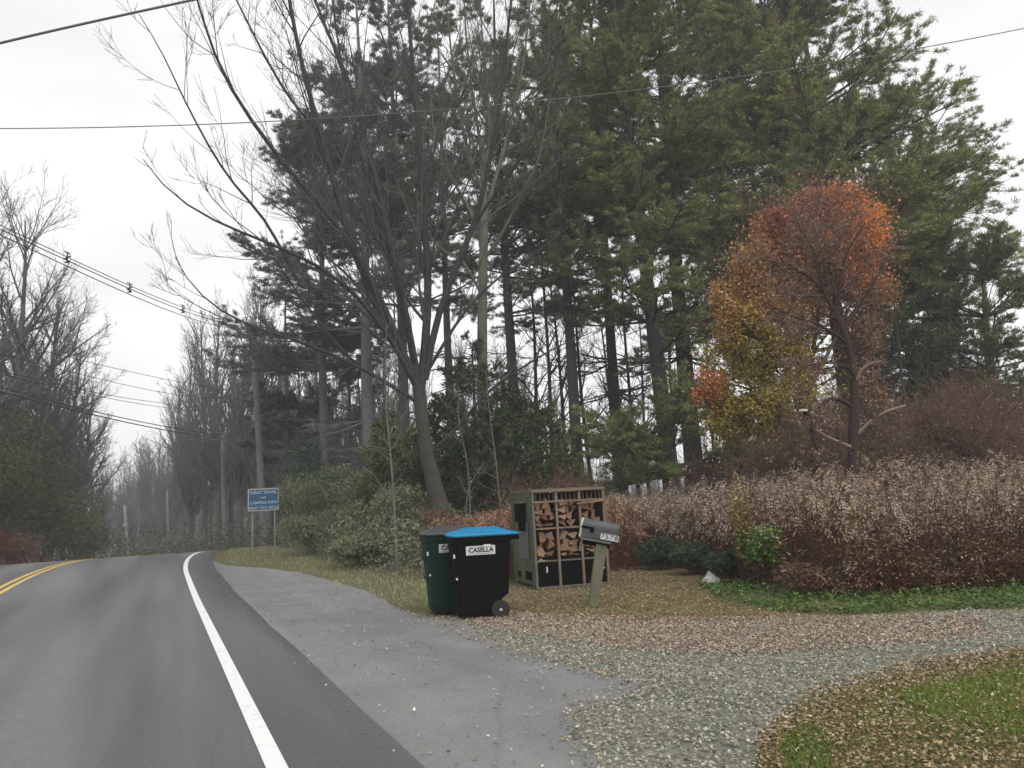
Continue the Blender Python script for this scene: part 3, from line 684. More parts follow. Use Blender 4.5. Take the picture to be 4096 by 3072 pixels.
M_split = mat('split_wood', (.20, .11, .06), .9, nscale=8, namt=.4, bump=.5, bscale=40)
M_split2 = mat('split_wood_dark', (.14, .075, .045), .9, nscale=8, namt=.4, bump=.5, bscale=40)
M_split3 = mat('split_wood_light', (.29, .19, .12), .9, nscale=8, namt=.35, bump=.5, bscale=40)
cY, sY = math.cos(YAW), math.sin(YAW)
bay_words = ['left', 'middle', 'right']; shelf_words = ['lower', 'upper']
cnt = 0
for bi, (a, b) in enumerate(zip(px_[:-1], px_[1:])):
    for si, (z0, z1) in enumerate(((.415, .965), (1.0, 1.44))):
        z = z0; row = 0
        while z < z1 - .07:
            hgt = U(.11, .155); x = a + .045
            while x < b - .11:
                w_ = U(.12, .20); w_ = min(w_, b - .03 - x); k = RNG.integers(3, 5); L_ = .38
                ang = np.sort(U(0, 2 * math.pi, k) * .25 + np.arange(k) * 2 * math.pi / k)
                cx, cz = x + w_ / 2, z + hgt / 2
                dx_ = np.cos(ang) * w_ * .60; dz_ = np.sin(ang) * hgt * .64
                yf = U(.03, .10)
                rings = []
                for t_ in (0, .5, 1):
                    rr = 1 + RNG.normal(0, .03)
                    rings.append(np.stack([dx_ * rr + t_ * RNG.normal(0, .01), np.full(k, t_ * L_) + (RNG.normal(0, .012, k) if t_ != .5 else 0), dz_ * rr], 1))
                wx = s0[0] + cx * cY - yf * sY; wy = s0[1] + cx * sY + yf * cY
                o = part('firewood_log', [loft(rings)], [M_split, M_split2, M_split3, M_split][RNG.integers(0, 4)], None, bevel=.004)
                o.location = (wx, wy, cz); o.rotation_euler = (RNG.normal(0, .05), 0, YAW + RNG.normal(0, .12))
                prop(o, f'split firewood log stacked on the {shelf_words[si]} shelf of the {bay_words[bi]} bay', 'firewood', f'split firewood on the {shelf_words[si]} shelf of the {bay_words[bi]} bay')
                x += w_ * .90; cnt += 1
            z += hgt * .88; row += 1

# ---------------------------------------------------------------- mailbox on its leaning post
M_galv = mat('galvanised', (.075, .08, .085), .5, nscale=5, namt=.35, metal=.2, spec=.35)
M_galv_light = mat('galvanised_rim', (.36, .38, .30), .5, nscale=8, namt=.2, metal=.2)
M_post = mat('post_wood', (.125, .13, .08), .9, nscale=5, namt=.3, bump=.4, bscale=50)
mb0 = G(1277, 1310); mY = mb0[1]
mtop = IM(1299, 1176, mY); mtop_l = mtop - mb0
mail = thing('mailbox', 'grey arched mailbox numbered 7578 on a leaning weathered wooden post', 'mailbox', mb0)
post = Geo(); n_ = 8
a_, b_ = np.array([0, 0, -.1]) , mtop_l
def beam(a, b, w, d, xdir=(1, 0, 0), w2=None):
    a, b = np.array(a, float), np.array(b, float); t = nrm(b - a); x = nrm(np.array(xdir) - t * np.dot(xdir, t)); y = np.cross(t, x); V = []
    for p_, ww in ((a, w), (b, w2 or w)):
        for sx, sy in ((-1, -1), (1, -1), (1, 1), (-1, 1)): V.append(p_ + x * sx * ww / 2 + y * sy * d / 2)
    return np.array(V), [[0, 3, 2, 1], [4, 5, 6, 7], [0, 1, 5, 4], [1, 2, 6, 5], [2, 3, 7, 6], [3, 0, 4, 7]]
part('post', [beam(a_, b_, .125, .12, w2=.15)], M_post, mail, bevel=.008)
tilt = math.radians(-12.5); yawm = math.radians(-14)
Rm = Euler((0, -tilt, yawm), 'XYZ').to_matrix()
orig = IM(1297, 1145, mY) - mb0
def TM(v): return np.array([list(Rm @ Vector(p_)) for p_ in v.tolist()]) + orig
def arch(x, w, h, n=9):
    pts = [[x, -w / 2, -h / 2], [x, w / 2, -h / 2]]
    for i in range(n + 1):
        a = math.pi * i / n; pts.append([x, w / 2 * math.cos(a), h / 2 - w / 2 + w / 2 * math.sin(a)])
    return np.array(pts)
Lm, Wm, Hm = .50, .185, .245
v, f = loft([arch(-Lm / 2, Wm, Hm), arch(Lm / 2, Wm, Hm)]); bx_ = part('box', [(TM(v), f)], M_galv, mail, bevel=.004)
v, f = loft([arch(-Lm / 2 - .018, Wm + .018, Hm + .018), arch(-Lm / 2 + .012, Wm + .02, Hm + .02)]); part('door', [(TM(v), f)], M_galv_light, mail, bevel=.003)
v, f = loft([arch(Lm / 2 - .01, Wm + .012, Hm + .012), arch(Lm / 2 + .008, Wm + .01, Hm + .01)]); part('rear_rim', [(TM(v), f)], M_galv, mail, bevel=.003)
part('base_board', [(TM(box((-.03, 0, -Hm / 2 - .022), (.42, .19, .03))[0]), box((0, 0, 0), (1, 1, 1))[1])], M_wood_grey, mail, bevel=.003)
part('brace', [(TM(box((-.03, 0, -Hm / 2 - .07), (.36, .07, .065))[0]), box((0, 0, 0), (1, 1, 1))[1])], M_black_panel, mail, bevel=.003)
part('hanging_strap', [(TM(box((-.225, -.06, -Hm / 2 - .10), (.035, .03, .19))[0]), box((0, 0, 0), (1, 1, 1))[1])], M_post, mail)
fl = part('flag', [(TM(v_), f_) for v_, f_ in [box((-.165, -Wm / 2 - .008, .012), (.16, .006, .03)), box((-.10, -Wm / 2 - .008, -.012), (.055, .006, .06))]], M_black_panel, mail)
for i, ch in enumerate('7578'):
    cx = .055 + i * .062; cz = -.07
    pl = part('number_plate', [(TM(box((cx, -Wm / 2 - .004, cz), (.055, .004, .078))[0]), box((0, 0, 0), (1, 1, 1))[1])], M_sticker, mail)
    xw = Rm @ Vector((1, 0, 0)); zw = Rm @ Vector((0, 0, 1)); oo = TM(np.array([[cx, -Wm / 2 - .0075, cz]]))[0]
    text_part('numeral', ch, .085, M_ink, pl, frame_m(oo, xw, zw), ext=.0008, bold=.002)

# ---------------------------------------------------------------- rock
def rock(base, size, label, m):
    bm = bmesh.new(); bmesh.ops.create_icosphere(bm, subdivisions=3, radius=1)
    off = U(0, 9, 3)
    for v in bm.verts:
        c = v.co; k = 1 + .18 * math.sin(3 * c.x + off[0]) * math.sin(4 * c.y + off[1]) + .12 * math.sin(5 * c.z + off[2]) + .04 * RNG.normal()
        v.co = Vector((c.x * size[0] * k, c.y * size[1] * k, max(c.z * size[2] * k, -size[2] * .5)))
    me = bpy.data.meshes.new('rock'); bm.to_mesh(me); bm.free(); me.materials.append(m)
    o = bpy.data.objects.new('rock', me); COL.objects.link(o); o.location = base; prop(o, label, 'rock'); return o
rk = G(1536, 1266)
M_rock = mat('rock', (.42, .43, .40), .9, nscale=9, col2=(.26, .28, .25), bump=.5, bscale=25)
rock((rk[0], rk[1], .07), (.13, .10, .14), 'pale whitish rock lying in the grass before the dark green shrubs', M_rock)

# ---------------------------------------------------------------- blue road sign
M_sign_blue = mat('sign_blue', (.013, .07, .145), .5, nscale=3, namt=.1)
M_sign_rim = mat('sign_rim', (.42, .40, .36), .6)
M_sign_txt = mat('sign_text', (.30, .42, .52), .5)
M_steel = mat('steel_post', (.24, .24, .215), .6, metal=.2)
c0, c1 = IM(537, 1058, 31), IM(601, 1054, 31); c2 = IM(537, 1106, 31)
sb = (c0 + c1) / 2; SWd = np.linalg.norm(c1 - c0) * 1.0; SHt = abs(c0[2] - c2[2])
gz = float(H(sb[0], sb[1])); sg = thing('road_sign', 'blue rectangular road sign with pale lettering on two thin metal posts', 'sign', (sb[0], 31, gz), None, math.radians(10))
zc = (c0[2] + c2[2]) / 2 - gz + .02
panel = part('panel', [loft([rrect(SWd, SHt, .06, t_)[:, [0, 2, 1]] + np.array([0, -.05, zc]) for t_ in (0, .012)])], M_sign_rim, sg)
part('sign_face', [loft([rrect(SWd - .07, SHt - .07, .045, t_)[:, [0, 2, 1]] + np.array([0, -.0545, zc]) for t_ in (0, .004)])], M_sign_blue, panel)
for i, (tx, sz) in enumerate((('PUBLIC TRAVEL', .145), ('AND', .09), ('CAMPING INFO', .145), ('NEXT TWO MILES', .13))):
    text_part('lettering', tx, sz, M_sign_txt, panel, frame_m((0, -.0595, zc + SHt / 2 - .15 - i * (SHt - .26) / 3), (1, 0, 0), (0, 0, 1)), bold=.003)
for sx in (-.36, .36):
    part('post', [box((sx * SWd, 0, (zc + SHt / 2) / 2 - .1), (.05, .035, zc + SHt / 2 + .1))], M_steel, sg)

# ---------------------------------------------------------------- utility poles and wires
M_pole = mat('pole_wood', (.19, .185, .18), .9, nscale=4, namt=.25, bump=.3)
M_wire = mat('wire', (.03, .03, .032), .7)
M_wire_pale = mat('wire_pale', (.12, .12, .115), .7)
M_ins = mat('insulator', (.10, .10, .10), .5)
def pole(dx_top, dy_top, dx_bot, Y, r, label, extras=None):
    top = IM(dx_top, dy_top, Y); b = ground_at(dx_bot, Y); 
    t = thing('utility_pole', label, 'pole', b)
    part('shaft', [beam3(np.zeros(3) + np.array([0, 0, -.3]), top - b, r * 1.15, r * .8)], M_pole, t, smooth=True)
    return t, top, b
def beam3(a, b, r0, r1, n=10):
    g = Geo(); P = np.linspace(a, b, 6)[None]; g.tubes(P, np.linspace(r0, r1, 6)[None], n)
    V = np.concatenate(g.V); Q = np.concatenate(g.Q).tolist(); return V, Q + [list(range(50, 60))]
p1, p1top, p1b = pole(545, 686, 572, 43, .17, 'tall weathered utility pole standing behind the blue road sign')
part('bracket', [box((0, -.2, (p1top - p1b)[2] - .35), (.10, .35, .08)), box(((p1top - p1b)[0] * .97, -.25, (p1top - p1b)[2] - .5), (.3, .12, .12))], M_ins, p1)
p2, p2top, p2b = pole(480, 940, 487, 58, .17, 'shorter pale utility pole where the lower wires end, beyond the crest')
part('cross_arm', [box(((p2top - p2b)[0], -.1, (p2top - p2b)[2] - .3), (1.6, .1, .12))], M_ins, p2)
for (xt, yt, xb, Y, r, lb) in ((269, 1092, 281, 90, .17, 'distant pale utility pole with a small bracket beyond the crest'), (237, 1140, 241, 85, .17, 'short pale post beside the far road left of the bracketed pole'),
                               (197, 1184, 199, 60, .12, 'lowest white post at the left edge of the far road'), (361, 1060, 366, 80, .12, 'thin dark post in the haze left of the white edge line')):
    pt, tt_, bb_ = pole(xt, yt, xb, Y, r, lb)
    if Y == 90: part('bracket', [box(((tt_ - bb_)[0] * .75, -.1, (tt_ - bb_)[2] - 2.2), (.5, .4, .4))], M_steel, pt)
def wire(pts, r, label, K=40, group=None, name='overhead_wire', m=None):
    P = np.array(pts); s = np.r_[0, np.cumsum(np.linalg.norm(np.diff(P[:, :], axis=0), axis=1))]
    u = np.linspace(0, s[-1], K)
    # quadratic-fit sag curve through the points
    deg = min(3, len(P) - 1)
    Q = np.stack([np.polyval(np.polyfit(s, P[:, i], deg), u) for i in range(3)], 1)
    g = Geo(); g.tubes(Q[None], np.full((1, K), r), 5); o = g.obj(name, m or M_wire, None, True)
    return prop(o, label, 'wire', group), Q
def on_plane(A, B, dx, dy):
    """where the view line through a photograph place meets the vertical plane through A and B"""
    A, B = np.array(A), np.array(B); n = np.array([-(B - A)[1], (B - A)[0]]); d = ray(dx, dy)
    t = (n @ A) / (n @ d[:2]); return np.array([d[0] * t, d[1] * t, CAMH + d[2] * t])
A, B = np.array([p1top[0], p1top[1]]), np.array([-13.5, 10.0])
def lw(ptsd, r, label, A=A, B=B, group=None):
    return wire([on_plane(A, B, *q_) for q_ in ptsd], r, label, group=group)
main = [(545, 702), (480, 690), (395, 664), (280, 618), (145, 553), (0, 487), (-200, 390)]
W0, Q0 = lw(main, .014, 'uppermost line of the spacer cable bundle crossing the white sky', group='spacer cable lines')
W1, Q1 = lw([(545, 706), (480, 697), (395, 670), (280, 625), (145, 560), (0, 497), (-200, 402)], .016, 'middle line of the spacer cable bundle crossing the white sky', group='spacer cable lines')
W2, Q2 = lw([(545, 712), (480, 705), (395, 682), (280, 638), (145, 572), (0, 508), (-200, 415)], .016, 'lowest line of the spacer cable bundle crossing the white sky', group='spacer cable lines')
for i, (q_, lb) in enumerate((((145, 555), 'leftmost cable spacer hanging on the wire bundle'), ((280, 620), 'second cable spacer from the left on the wire bundle'), ((395, 665), 'third cable spacer from the left on the wire bundle'), ((480, 692), 'rightmost cable spacer on the wire bundle near the bare tree'))):
    c = on_plane(A, B, q_[0], q_[1] + 6); o = part('cable_spacer', [box((0, 0, .12), (.05, .05, .40)), box((0, 0, .33), (.30, .06, .06), Euler((0, .5, 0)).to_matrix()), box((0, 0, -.02), (.05, .34, .06)), box((0, 0, .10), (.36, .05, .06), Euler((0, -.4, 0)).to_matrix()), box((0, 0, -.12), (.20, .08, .06))], M_wire, None, bevel=.01)
    o.location = c; o.scale = (.7,) * 3; prop(o, lb, 'cable spacer', 'cable spacers on the wire bundle')
lw([(545, 700), (600, 716), (660, 735), (760, 770), (860, 806)], .02, 'dark cable running right from the tall pole into the trees', A=np.array([p1top[0], p1top[1]]), B=np.array([-2.0, 50.0]))
A2, B2 = np.array([p2top[0], p2top[1]]), np.array([-16.5, 16.0])
for ptsd, r, lb in (([(500, 843), (430, 832), (290, 805), (59, 748), (-120, 700)], .014, 'topmost of the lower wires reaching the shorter pole'),
                    ([(507, 855), (293, 836), (150, 803), (0, 764), (-120, 735)], .014, 'second from the top of the lower wires'),
                    ([(527, 878), (351, 870), (195, 847), (0, 797), (-120, 766)], .014, 'third from the top of the lower wires'),
                    ([(527, 890), (390, 884), (195, 853), (0, 806), (-120, 776)], .014, 'fourth from the top of the lower wires'),
                    ([(496, 943), (351, 920), (156, 877), (0, 836), (-120, 800)], .024, 'thick lower wire just above the lowest one'),
                    ([(496, 948), (351, 928), (156, 884), (0, 847), (-120, 812)], .028, 'lowest and thickest of the lower wires')):
    lw(ptsd, r, lb, A2, B2, group='lower wires crossing left of the road')
wire([IM(-150, 130, 13), IM(0, 95, 13.2), IM(200, 45, 13.6), IM(440, -4, 14), IM(600, -40, 14.5)], .024, 'thick wire cutting across the top left corner of the sky', m=M_wire_pale)
wire([IM(-150, 276, 17), IM(0, 277, 17), IM(330, 277, 17.2), IM(560, 262, 17.5), IM(1000, 232, 17.8), IM(1470, 182, 18), IM(2060, 93, 18.3), IM(2212, 62, 18.5), IM(2400, 20, 18.7)], .012, 'long sagging wire crossing the whole view through the tree crowns', K=80, m=M_wire_pale)


# ---------------------------------------------------------------- dry goldenrod field
def goldenrod(name, poly, n, label, hfun, cols_leaf=(.078, .043, .027), plume=(.36, .285, .215), kind='stuff', pl=28):
    g = Geo(); xy = scatter(poly, n); z0 = H(xy[:, 0], xy[:, 1]); h = hfun(xy[:, 0], xy[:, 1]) * U(.60, 1.16, n)
    K = 5; t = np.linspace(0, 1, K)[None, :, None]
    az = U(0, 6.28, n); lean = U(.03, .30, n) * h
    P = np.zeros((n, K, 3)); P[:, :, 0] = xy[:, :1] + (np.cos(az) * lean)[:, None] * t[..., 0] ** 2; P[:, :, 1] = xy[:, 1:] + (np.sin(az) * lean)[:, None] * t[..., 0] ** 2
    P[:, :, 2] = z0[:, None] + h[:, None] * t[..., 0] * (1 - .06 * t[..., 0])
    g.tubes(P, np.full((n, K), .0045), 3, np.array(cols_leaf) * 1.25)
    # dead leaves along the stalks
    m_ = 20; i = np.repeat(np.arange(n), m_); u = U(0, 1, n * m_) ** 1.25 * .96 + .01; f = u * (K - 1); k0 = np.minimum(f.astype(int), K - 2); w = (f - k0)[:, None]
    pos = P[i, k0] * (1 - w) + P[i, k0 + 1] * w; a = U(0, 6.28, n * m_)
    d = np.stack([np.cos(a), np.sin(a), U(-1.1, .3, n * m_)], 1)
    g.blades(pos, d, U(.05, .13, n * m_), U(.010, .022, n * m_), tint(cols_leaf, n * m_, .45, .08) * (1 + (U(0, 1, (n * m_, 1)) < .12) * 2.2))
    # arching plumes at the top
    hd = n; m2 = pl; i = np.repeat(np.arange(hd), m2); top = P[i, -1]; aa = np.repeat(az, m2) + RNG.normal(0, .9, hd * m2)
    br_ = np.tile(np.arange(m2) % 4, hd); rr = U(0, 1, hd * m2); aa = np.repeat(az, m2) + (br_ - 1.5) * .8 + RNG.normal(0, .15, hd * m2); ext = np.repeat(U(.12, .26, hd), m2); off = np.stack([np.cos(aa) * rr * ext, np.sin(aa) * rr * ext, (.12 * rr - .26 * rr ** 2) - .045 * br_ + U(-.01, .02, hd * m2)], 1)
    d = np.stack([np.cos(aa), np.sin(aa), .5 - 1.5 * rr + RNG.normal(0, .25, hd * m2)], 1)
    g.blades(top + off, d, U(.03, .07, hd * m2), U(.014, .024, hd * m2), np.repeat(tint(plume, hd, .22, .04), m2, 0) * U(.75, 1.2, (hd * m2, 1)))
    o = g.obj(name, M_dry); prop(o, label, 'weeds', kind=kind); return o
def gl(*pts): return [G(*a)[:2] for a in pts]
fieldR = [tuple(v) for v in gl((1575, 1262), (1700, 1280), (1850, 1290), (2030, 1278), (2212, 1268), (2600, 1245))] + [(17, 17), (20, 27), (9, 27), (5.5, 19), (3.6, 17)]
fieldL = [tuple(v) for v in gl((1385, 1220), (1480, 1226), (1600, 1250))] + [(6.5, 18), (9, 26), (1.5, 25), (-.2, 21), (.2, 17.2)]
fieldB = [tuple(v) for v in gl((1090, 1262), (1108, 1262))] + [(.1, 15.6), (1.55, 15.9), (2.3, 16.0), (2.6, 17.5), (2.4, 22), (-2.0, 22), (-1.6, 17.5)]
_cx, _cy, _ch = U(2, 18, 420), U(9, 27, 420), RNG.normal(0, .16, 420)
def clump(x, y):
    d = (x[:, None] - _cx) ** 2 + (y[:, None] - _cy) ** 2
    return _ch[np.argmin(d, 1)] + (U(0, 1, len(x)) < .05) * .22
def hR(x, y): return 1.40 + .035 * (y - 11) + .12 * np.sin(x * 1.1 + 1) * np.sin(y * .9) + clump(x, y)
goldenrod('dry_weeds', fieldR, 6400, 'tall dead brown goldenrod with tan plumes filling the right side behind the lawn', hR)
goldenrod('dry_weeds', fieldL, 2900, 'dead brown goldenrod behind and right of the mailbox and firewood stand', lambda x, y: 1.32 + .02 * (y - 14) + .12 * np.sin(x * 1.5))
goldenrod('dry_weeds', fieldB, 1500, 'reddish brown weeds growing behind and left of the firewood stand', lambda x, y: 1.25 + .15 * np.sin(x * 1.3), (.11, .05, .03), (.33, .21, .15))
frontw = [tuple(v) for v in gl((1725, 1288), (1850, 1297), (2030, 1284), (2212, 1274), (2500, 1255), (2500, 1240), (2212, 1258), (2030, 1268), (1850, 1279), (1735, 1270))]
goldenrod('dry_weeds', frontw, 620, 'short broken dry weeds in front of the tall goldenrod', lambda x, y: .25 + .55 * np.abs(np.sin(x * 2.3)) ** 2, (.075, .038, .022), (.24, .175, .13), pl=5)
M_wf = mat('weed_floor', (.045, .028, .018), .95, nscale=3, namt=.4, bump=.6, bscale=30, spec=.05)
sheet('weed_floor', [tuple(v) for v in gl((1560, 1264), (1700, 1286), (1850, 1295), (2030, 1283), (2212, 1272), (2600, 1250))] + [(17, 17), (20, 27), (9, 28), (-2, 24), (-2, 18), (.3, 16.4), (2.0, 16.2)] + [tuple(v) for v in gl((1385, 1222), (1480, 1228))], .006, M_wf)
# undergrowth that closes the field's floor
def thicket(name, poly, n, hmax, col, leaf, label, cat='undergrowth', asp=.35, v=.3, m=None, upw=.2):
    g = Geo(); xy = scatter(poly, n); z = H(xy[:, 0], xy[:, 1]) + hmax * U(0, 1, n) ** 1.3 * (.75 + .25 * np.sin(xy[:, 0] * 1.3) * np.sin(xy[:, 1] * 1.1))
    g.blades(np.c_[xy, z], nrm(rvec(n) + np.array([0, 0, upw])), U(.6, 1.4, n) * leaf, leaf * asp, tint(col, n, v, .1))
    o = g.obj(name, m or M_leaf); prop(o, label, cat, kind='stuff'); return o

# single plants in front of the weeds
def gcol(c2, frac, zc=None):
    def f(p, c):
        k = U(0, 1, len(p)) < frac; c = c.copy(); c[k] = tint(c2, int(k.sum()), .2, .05); return c
    return f
def gb_(dx, dy): return G(dx, dy)
b = G(1650, 1270)
bush(b, .95, 1.12, 'low spindly bush with bright green leaves and yellow tips against the weeds', (.10, .19, .04), n=2600, leaf=.075, colfun=lambda p, c: np.where(p[:, 2:3] < .36, tint((.12, .07, .04), len(p), .3, .05), np.where((p[:, 2:3] > .95) | (U(0, 1, (len(p), 1)) < .12), tint((.26, .20, .05), len(p), .2, .05), c)), sr=.010, aspect=.4)
b2 = b + np.array([-.15, .35, 0])
bush(b2, .62, 1.85, 'slender yellowing shrub rising above the bright green bush', (.28, .20, .07), n=900, leaf=.07, sr=.012, stems=7, aspect=.4, colfun=gcol((.16, .16, .05), .2))
b3 = G(1790, 1262) + np.array([.9, 1.2, 0]); bush(b3, .5, 1.45, 'small yellow green sprig poking out of the brown goldenrod', (.30, .26, .05), n=240, leaf=.07, stems=4, sr=.01)
b4 = G(1430, 1230); bush(b4, 1.4, .72, 'dark green low shrub nearest the mailbox at the edge of the weeds', (.045, .07, .04), n=2600, leaf=.07, group='low dark green shrubs at the edge of the weeds', sr=.009)
b5 = G(1500, 1240); bush(b5, 1.25, .66, 'grey green low shrub just left of the pale rock', (.06, .085, .05), n=2600, leaf=.07, group='low dark green shrubs at the edge of the weeds', sr=.009)
b6 = G(1585, 1262); bush(b6, .95, .68, 'bushy dark green low shrub just behind and right of the pale rock', (.05, .08, .042), n=2600, leaf=.065, group='low dark green shrubs at the edge of the weeds', sr=.009)
b7 = G(1740, 1290); bush(b7, .9, .55, 'reddish low tangle of dry stems in front of the weeds', (.14, .085, .06), n=420, leaf=.07, sr=.008, m=M_dry)

# ---------------------------------------------------------------- big bare maple beside the bins
def maple():
    Y = 20.0
    base = ground_at(964, Y)
    root = thing('bare_maple', 'large bare maple with many rising limbs behind the wheeled bins', 'tree', base)
    def L(pts, r0, r1, y0, y1, K=12):
        n = len(pts); ys = np.linspace(y0, y1, n); P = resample([IM(x, y, yy) for (x, y), yy in zip(pts, ys)], K)
        return P, np.linspace(r0, r1, K)
    P, R = L([(962, 1150), (946, 1075), (929, 1015), (917, 950), (909, 885), (903, 830)], .36, .20, Y, Y, 12)
    P[0] = base - np.array([0, 0, .15]); R = np.array([.38, .28, .235, .21, .195, .185, .175, .17, .17, .165, .16, .155])
    g = Geo(); g.tubes(P[None], R[None], 12); g.obj('trunk', M_bark_mossy, root, True)
    limbs = [
        ([(912, 875), (850, 835), (776, 792), (700, 758), (620, 728), (521, 697), (469, 668), (406, 614), (378, 555)], .085, .012, 20, 17.5), ([(776, 792), (721, 738), (648, 640), (600, 570), (560, 500)], .05, .015, 19.5, 18.5),
        ([(905, 845), (850, 740), (778, 640), (680, 566), (575, 523), (457, 476), (356, 414), (309, 344)], .11, .014, 20, 16.5),
        ([(903, 840), (830, 660), (758, 519), (700, 453), (637, 383), (559, 285), (504, 203), (469, 144), (446, 70), (415, -40)], .15, .03, 20, 17.5),
        ([(640, 600), (571, 469), (500, 394), (457, 328), (426, 269), (387, 195), (352, 113), (300, 30)], .06, .012, 18.5, 16.5),
        ([(905, 840), (855, 745), (800, 640), (766, 535), (739, 461), (700, 312), (660, 176), (637, 70), (615, -60)], .17, .06, 20, 19),
        ([(690, 290), (621, 207), (567, 113), (516, 10), (480, -60)], .06, .025, 19.3, 18.6),
        ([(905, 838), (870, 640), (813, 390), (778, 254), (750, 156), (700, 59), (665, -50)], .15, .05, 20, 21),
        ([(907, 835), (880, 700), (850, 560), (800, 420), (770, 300), (740, 160), (720, 20), (710, -60)], .10, .03, 20, 22),
        ([(910, 835), (922, 720), (927, 586), (912, 430), (908, 305), (888, 117), (878, -60)], .17, .06, 20, 20.5),
        ([(918, 820), (938, 700), (962, 633), (1029, 480), (1044, 410), (1083, 234), (1095, 78), (1112, -60)], .14, .04, 20, 19.5),
        ([(1035, 470), (1080, 400), (1134, 332), (1185, 230), (1212, 10), (1220, -60)], .06, .02, 19.6, 18.5),
        ([(925, 800), (990, 690), (1060, 610), (1140, 560), (1240, 480)], .07, .015, 20, 21.5),
        ([(944, 965), (996, 916), (1047, 850), (1113, 803), (1197, 751), (1278, 718)], .075, .015, 20, 19.5),
        ([(930, 900), (980, 860), (1040, 840), (1110, 815)], .03, .010, 20, 19),
        ([(900, 790), (860, 600), (820, 520), (770, 470)], .06, .02, 20, 18),
        ([(640, 735), (540, 705), (466, 681), (406, 650), (364, 623), (346, 580)], .028, .007, 18.6, 17.2),
    ]
    c = Geo(); LP, LR = [], []
    for pts, r0, r1, y0, y1 in limbs:
        p_, r_ = L(pts, r0 * .70, r1 * .7, y0, y1, 14); LP.append(p_); LR.append(r_)
    LP, LR = np.array(LP), np.array(LR)
    c.tubes(LP, LR, 7); c.obj('limb', M_bark, root, True)
    c = Geo()
    P1, R1 = grow(LP, LR, 180, .12, 1, (.35, .8), (.22, .42), .45, .07, 8, .42, .2, .45, rmin=.008); c.tubes(P1, R1, 4)
    P2, R2 = grow(P1, R1, 800, .15, 1, (.35, .8), (.3, .6), .5, .10, 6, .6, .3, .4, rmin=.006); c.tubes(P2, R2, 3)
    P3, R3 = grow(P2, R2, 3600, .2, 1, (.35, .8), (.35, .85), .5, .12, 5, .7, .5, .3, rmin=.0055); c.tubes(P3, R3, 3)
    c.obj('twigs', mat('bark_twig', (.075, .07, .067), .95), root)
maple()

# ---------------------------------------------------------------- pale bare tree behind it, and other bare trees
def limb_tree(name, label, Y, trunk, limbs, m, group=None, n1=60, n2=260, n3=700, rm=.007, up=.45):
    base = ground_at(trunk[0][0], Y)
    root = thing(name, label, 'tree', base, group)
    tp = resample([base - np.array([0, 0, .1])] + [IM(x, y, Y) for x, y, _ in trunk[1:]], 12)
    rr = np.interp(np.linspace(0, 1, 12), np.linspace(0, 1, len(trunk)), [q_[2] for q_ in trunk]); rr[0] *= 1.3
    g = Geo(); g.tubes(tp[None], rr[None], 9); g.obj('trunk', m, root, True)
    LP, LR = [tp], [rr]
    c = Geo()
    for pts, r0, r1, dy in limbs:
        P = resample([IM(x, y, Y + dy * i / (len(pts) - 1)) for i, (x, y) in enumerate(pts)], 12); R = np.linspace(r0, r1, 12); LP.append(P); LR.append(R); c.tubes(P[None], R[None], 6)
    LP, LR = np.array(LP), np.array(LR)
    if len(LP) > 1: S0, S1 = LP[1:], LR[1:]
    else: S0, S1 = LP, LR
    P1, R1 = grow(S0, S1, n1, .15, 1, (.3, .75), (.25, .5), up, .08, 7, .5, .2, .4, rmin=rm); c.tubes(P1, R1, 4)
    P2, R2 = grow(P1, R1, n2, .15, 1, (.3, .8), (.3, .65), up, .1, 5, .6, .3, .4, rmin=rm * .8); c.tubes(P2, R2, 3)
    P3, R3 = grow(P2, R2, n3, .2, 1, (.3, .8), (.3, .8), up, .1, 4, .7, .5, .3, rmin=rm * .7); c.tubes(P3, R3, 3)
    c.obj('branches', m, root)
    return root
M_bark_green = mat('bark_lichen', (.11, .112, .085), .95, nscale=5, namt=.3, bump=.4, bscale=30, spec=.2)
limb_tree('bare_tree', 'pale grey barked bare tree fanning upward just right of the big maple', 26,
          [(1052, 1100, .22), (1040, 740, .19), (1044, 560, .17), (1048, 430, .14), (1040, 300, .09)],
          [([(1044, 560), (1030, 480), (985, 400), (940, 320), (930, 200)], .07, .02, 1), ([(1048, 430), (1010, 330), (990, 230), (975, 120), (960, -40)], .08, .02, -1),
           ([(1045, 380), (1060, 280), (1050, 180), (1040, 60), (1035, -50)], .09, .02, 0), ([(1046, 470), (1075, 370), (1100, 280), (1130, 150), (1150, -40)], .08, .02, 1),
           ([(1046, 560), (1090, 500), (1120, 430), (1165, 350), (1190, 200)], .06, .015, -1), ([(1040, 330), (1020, 200), (1005, 60), (1000, -50)], .06, .02, 1), ([(1042, 640), (1000, 560), (950, 540), (900, 470)], .05, .012, 1)],
          M_bark_green, n1=70, n2=420, n3=1500)

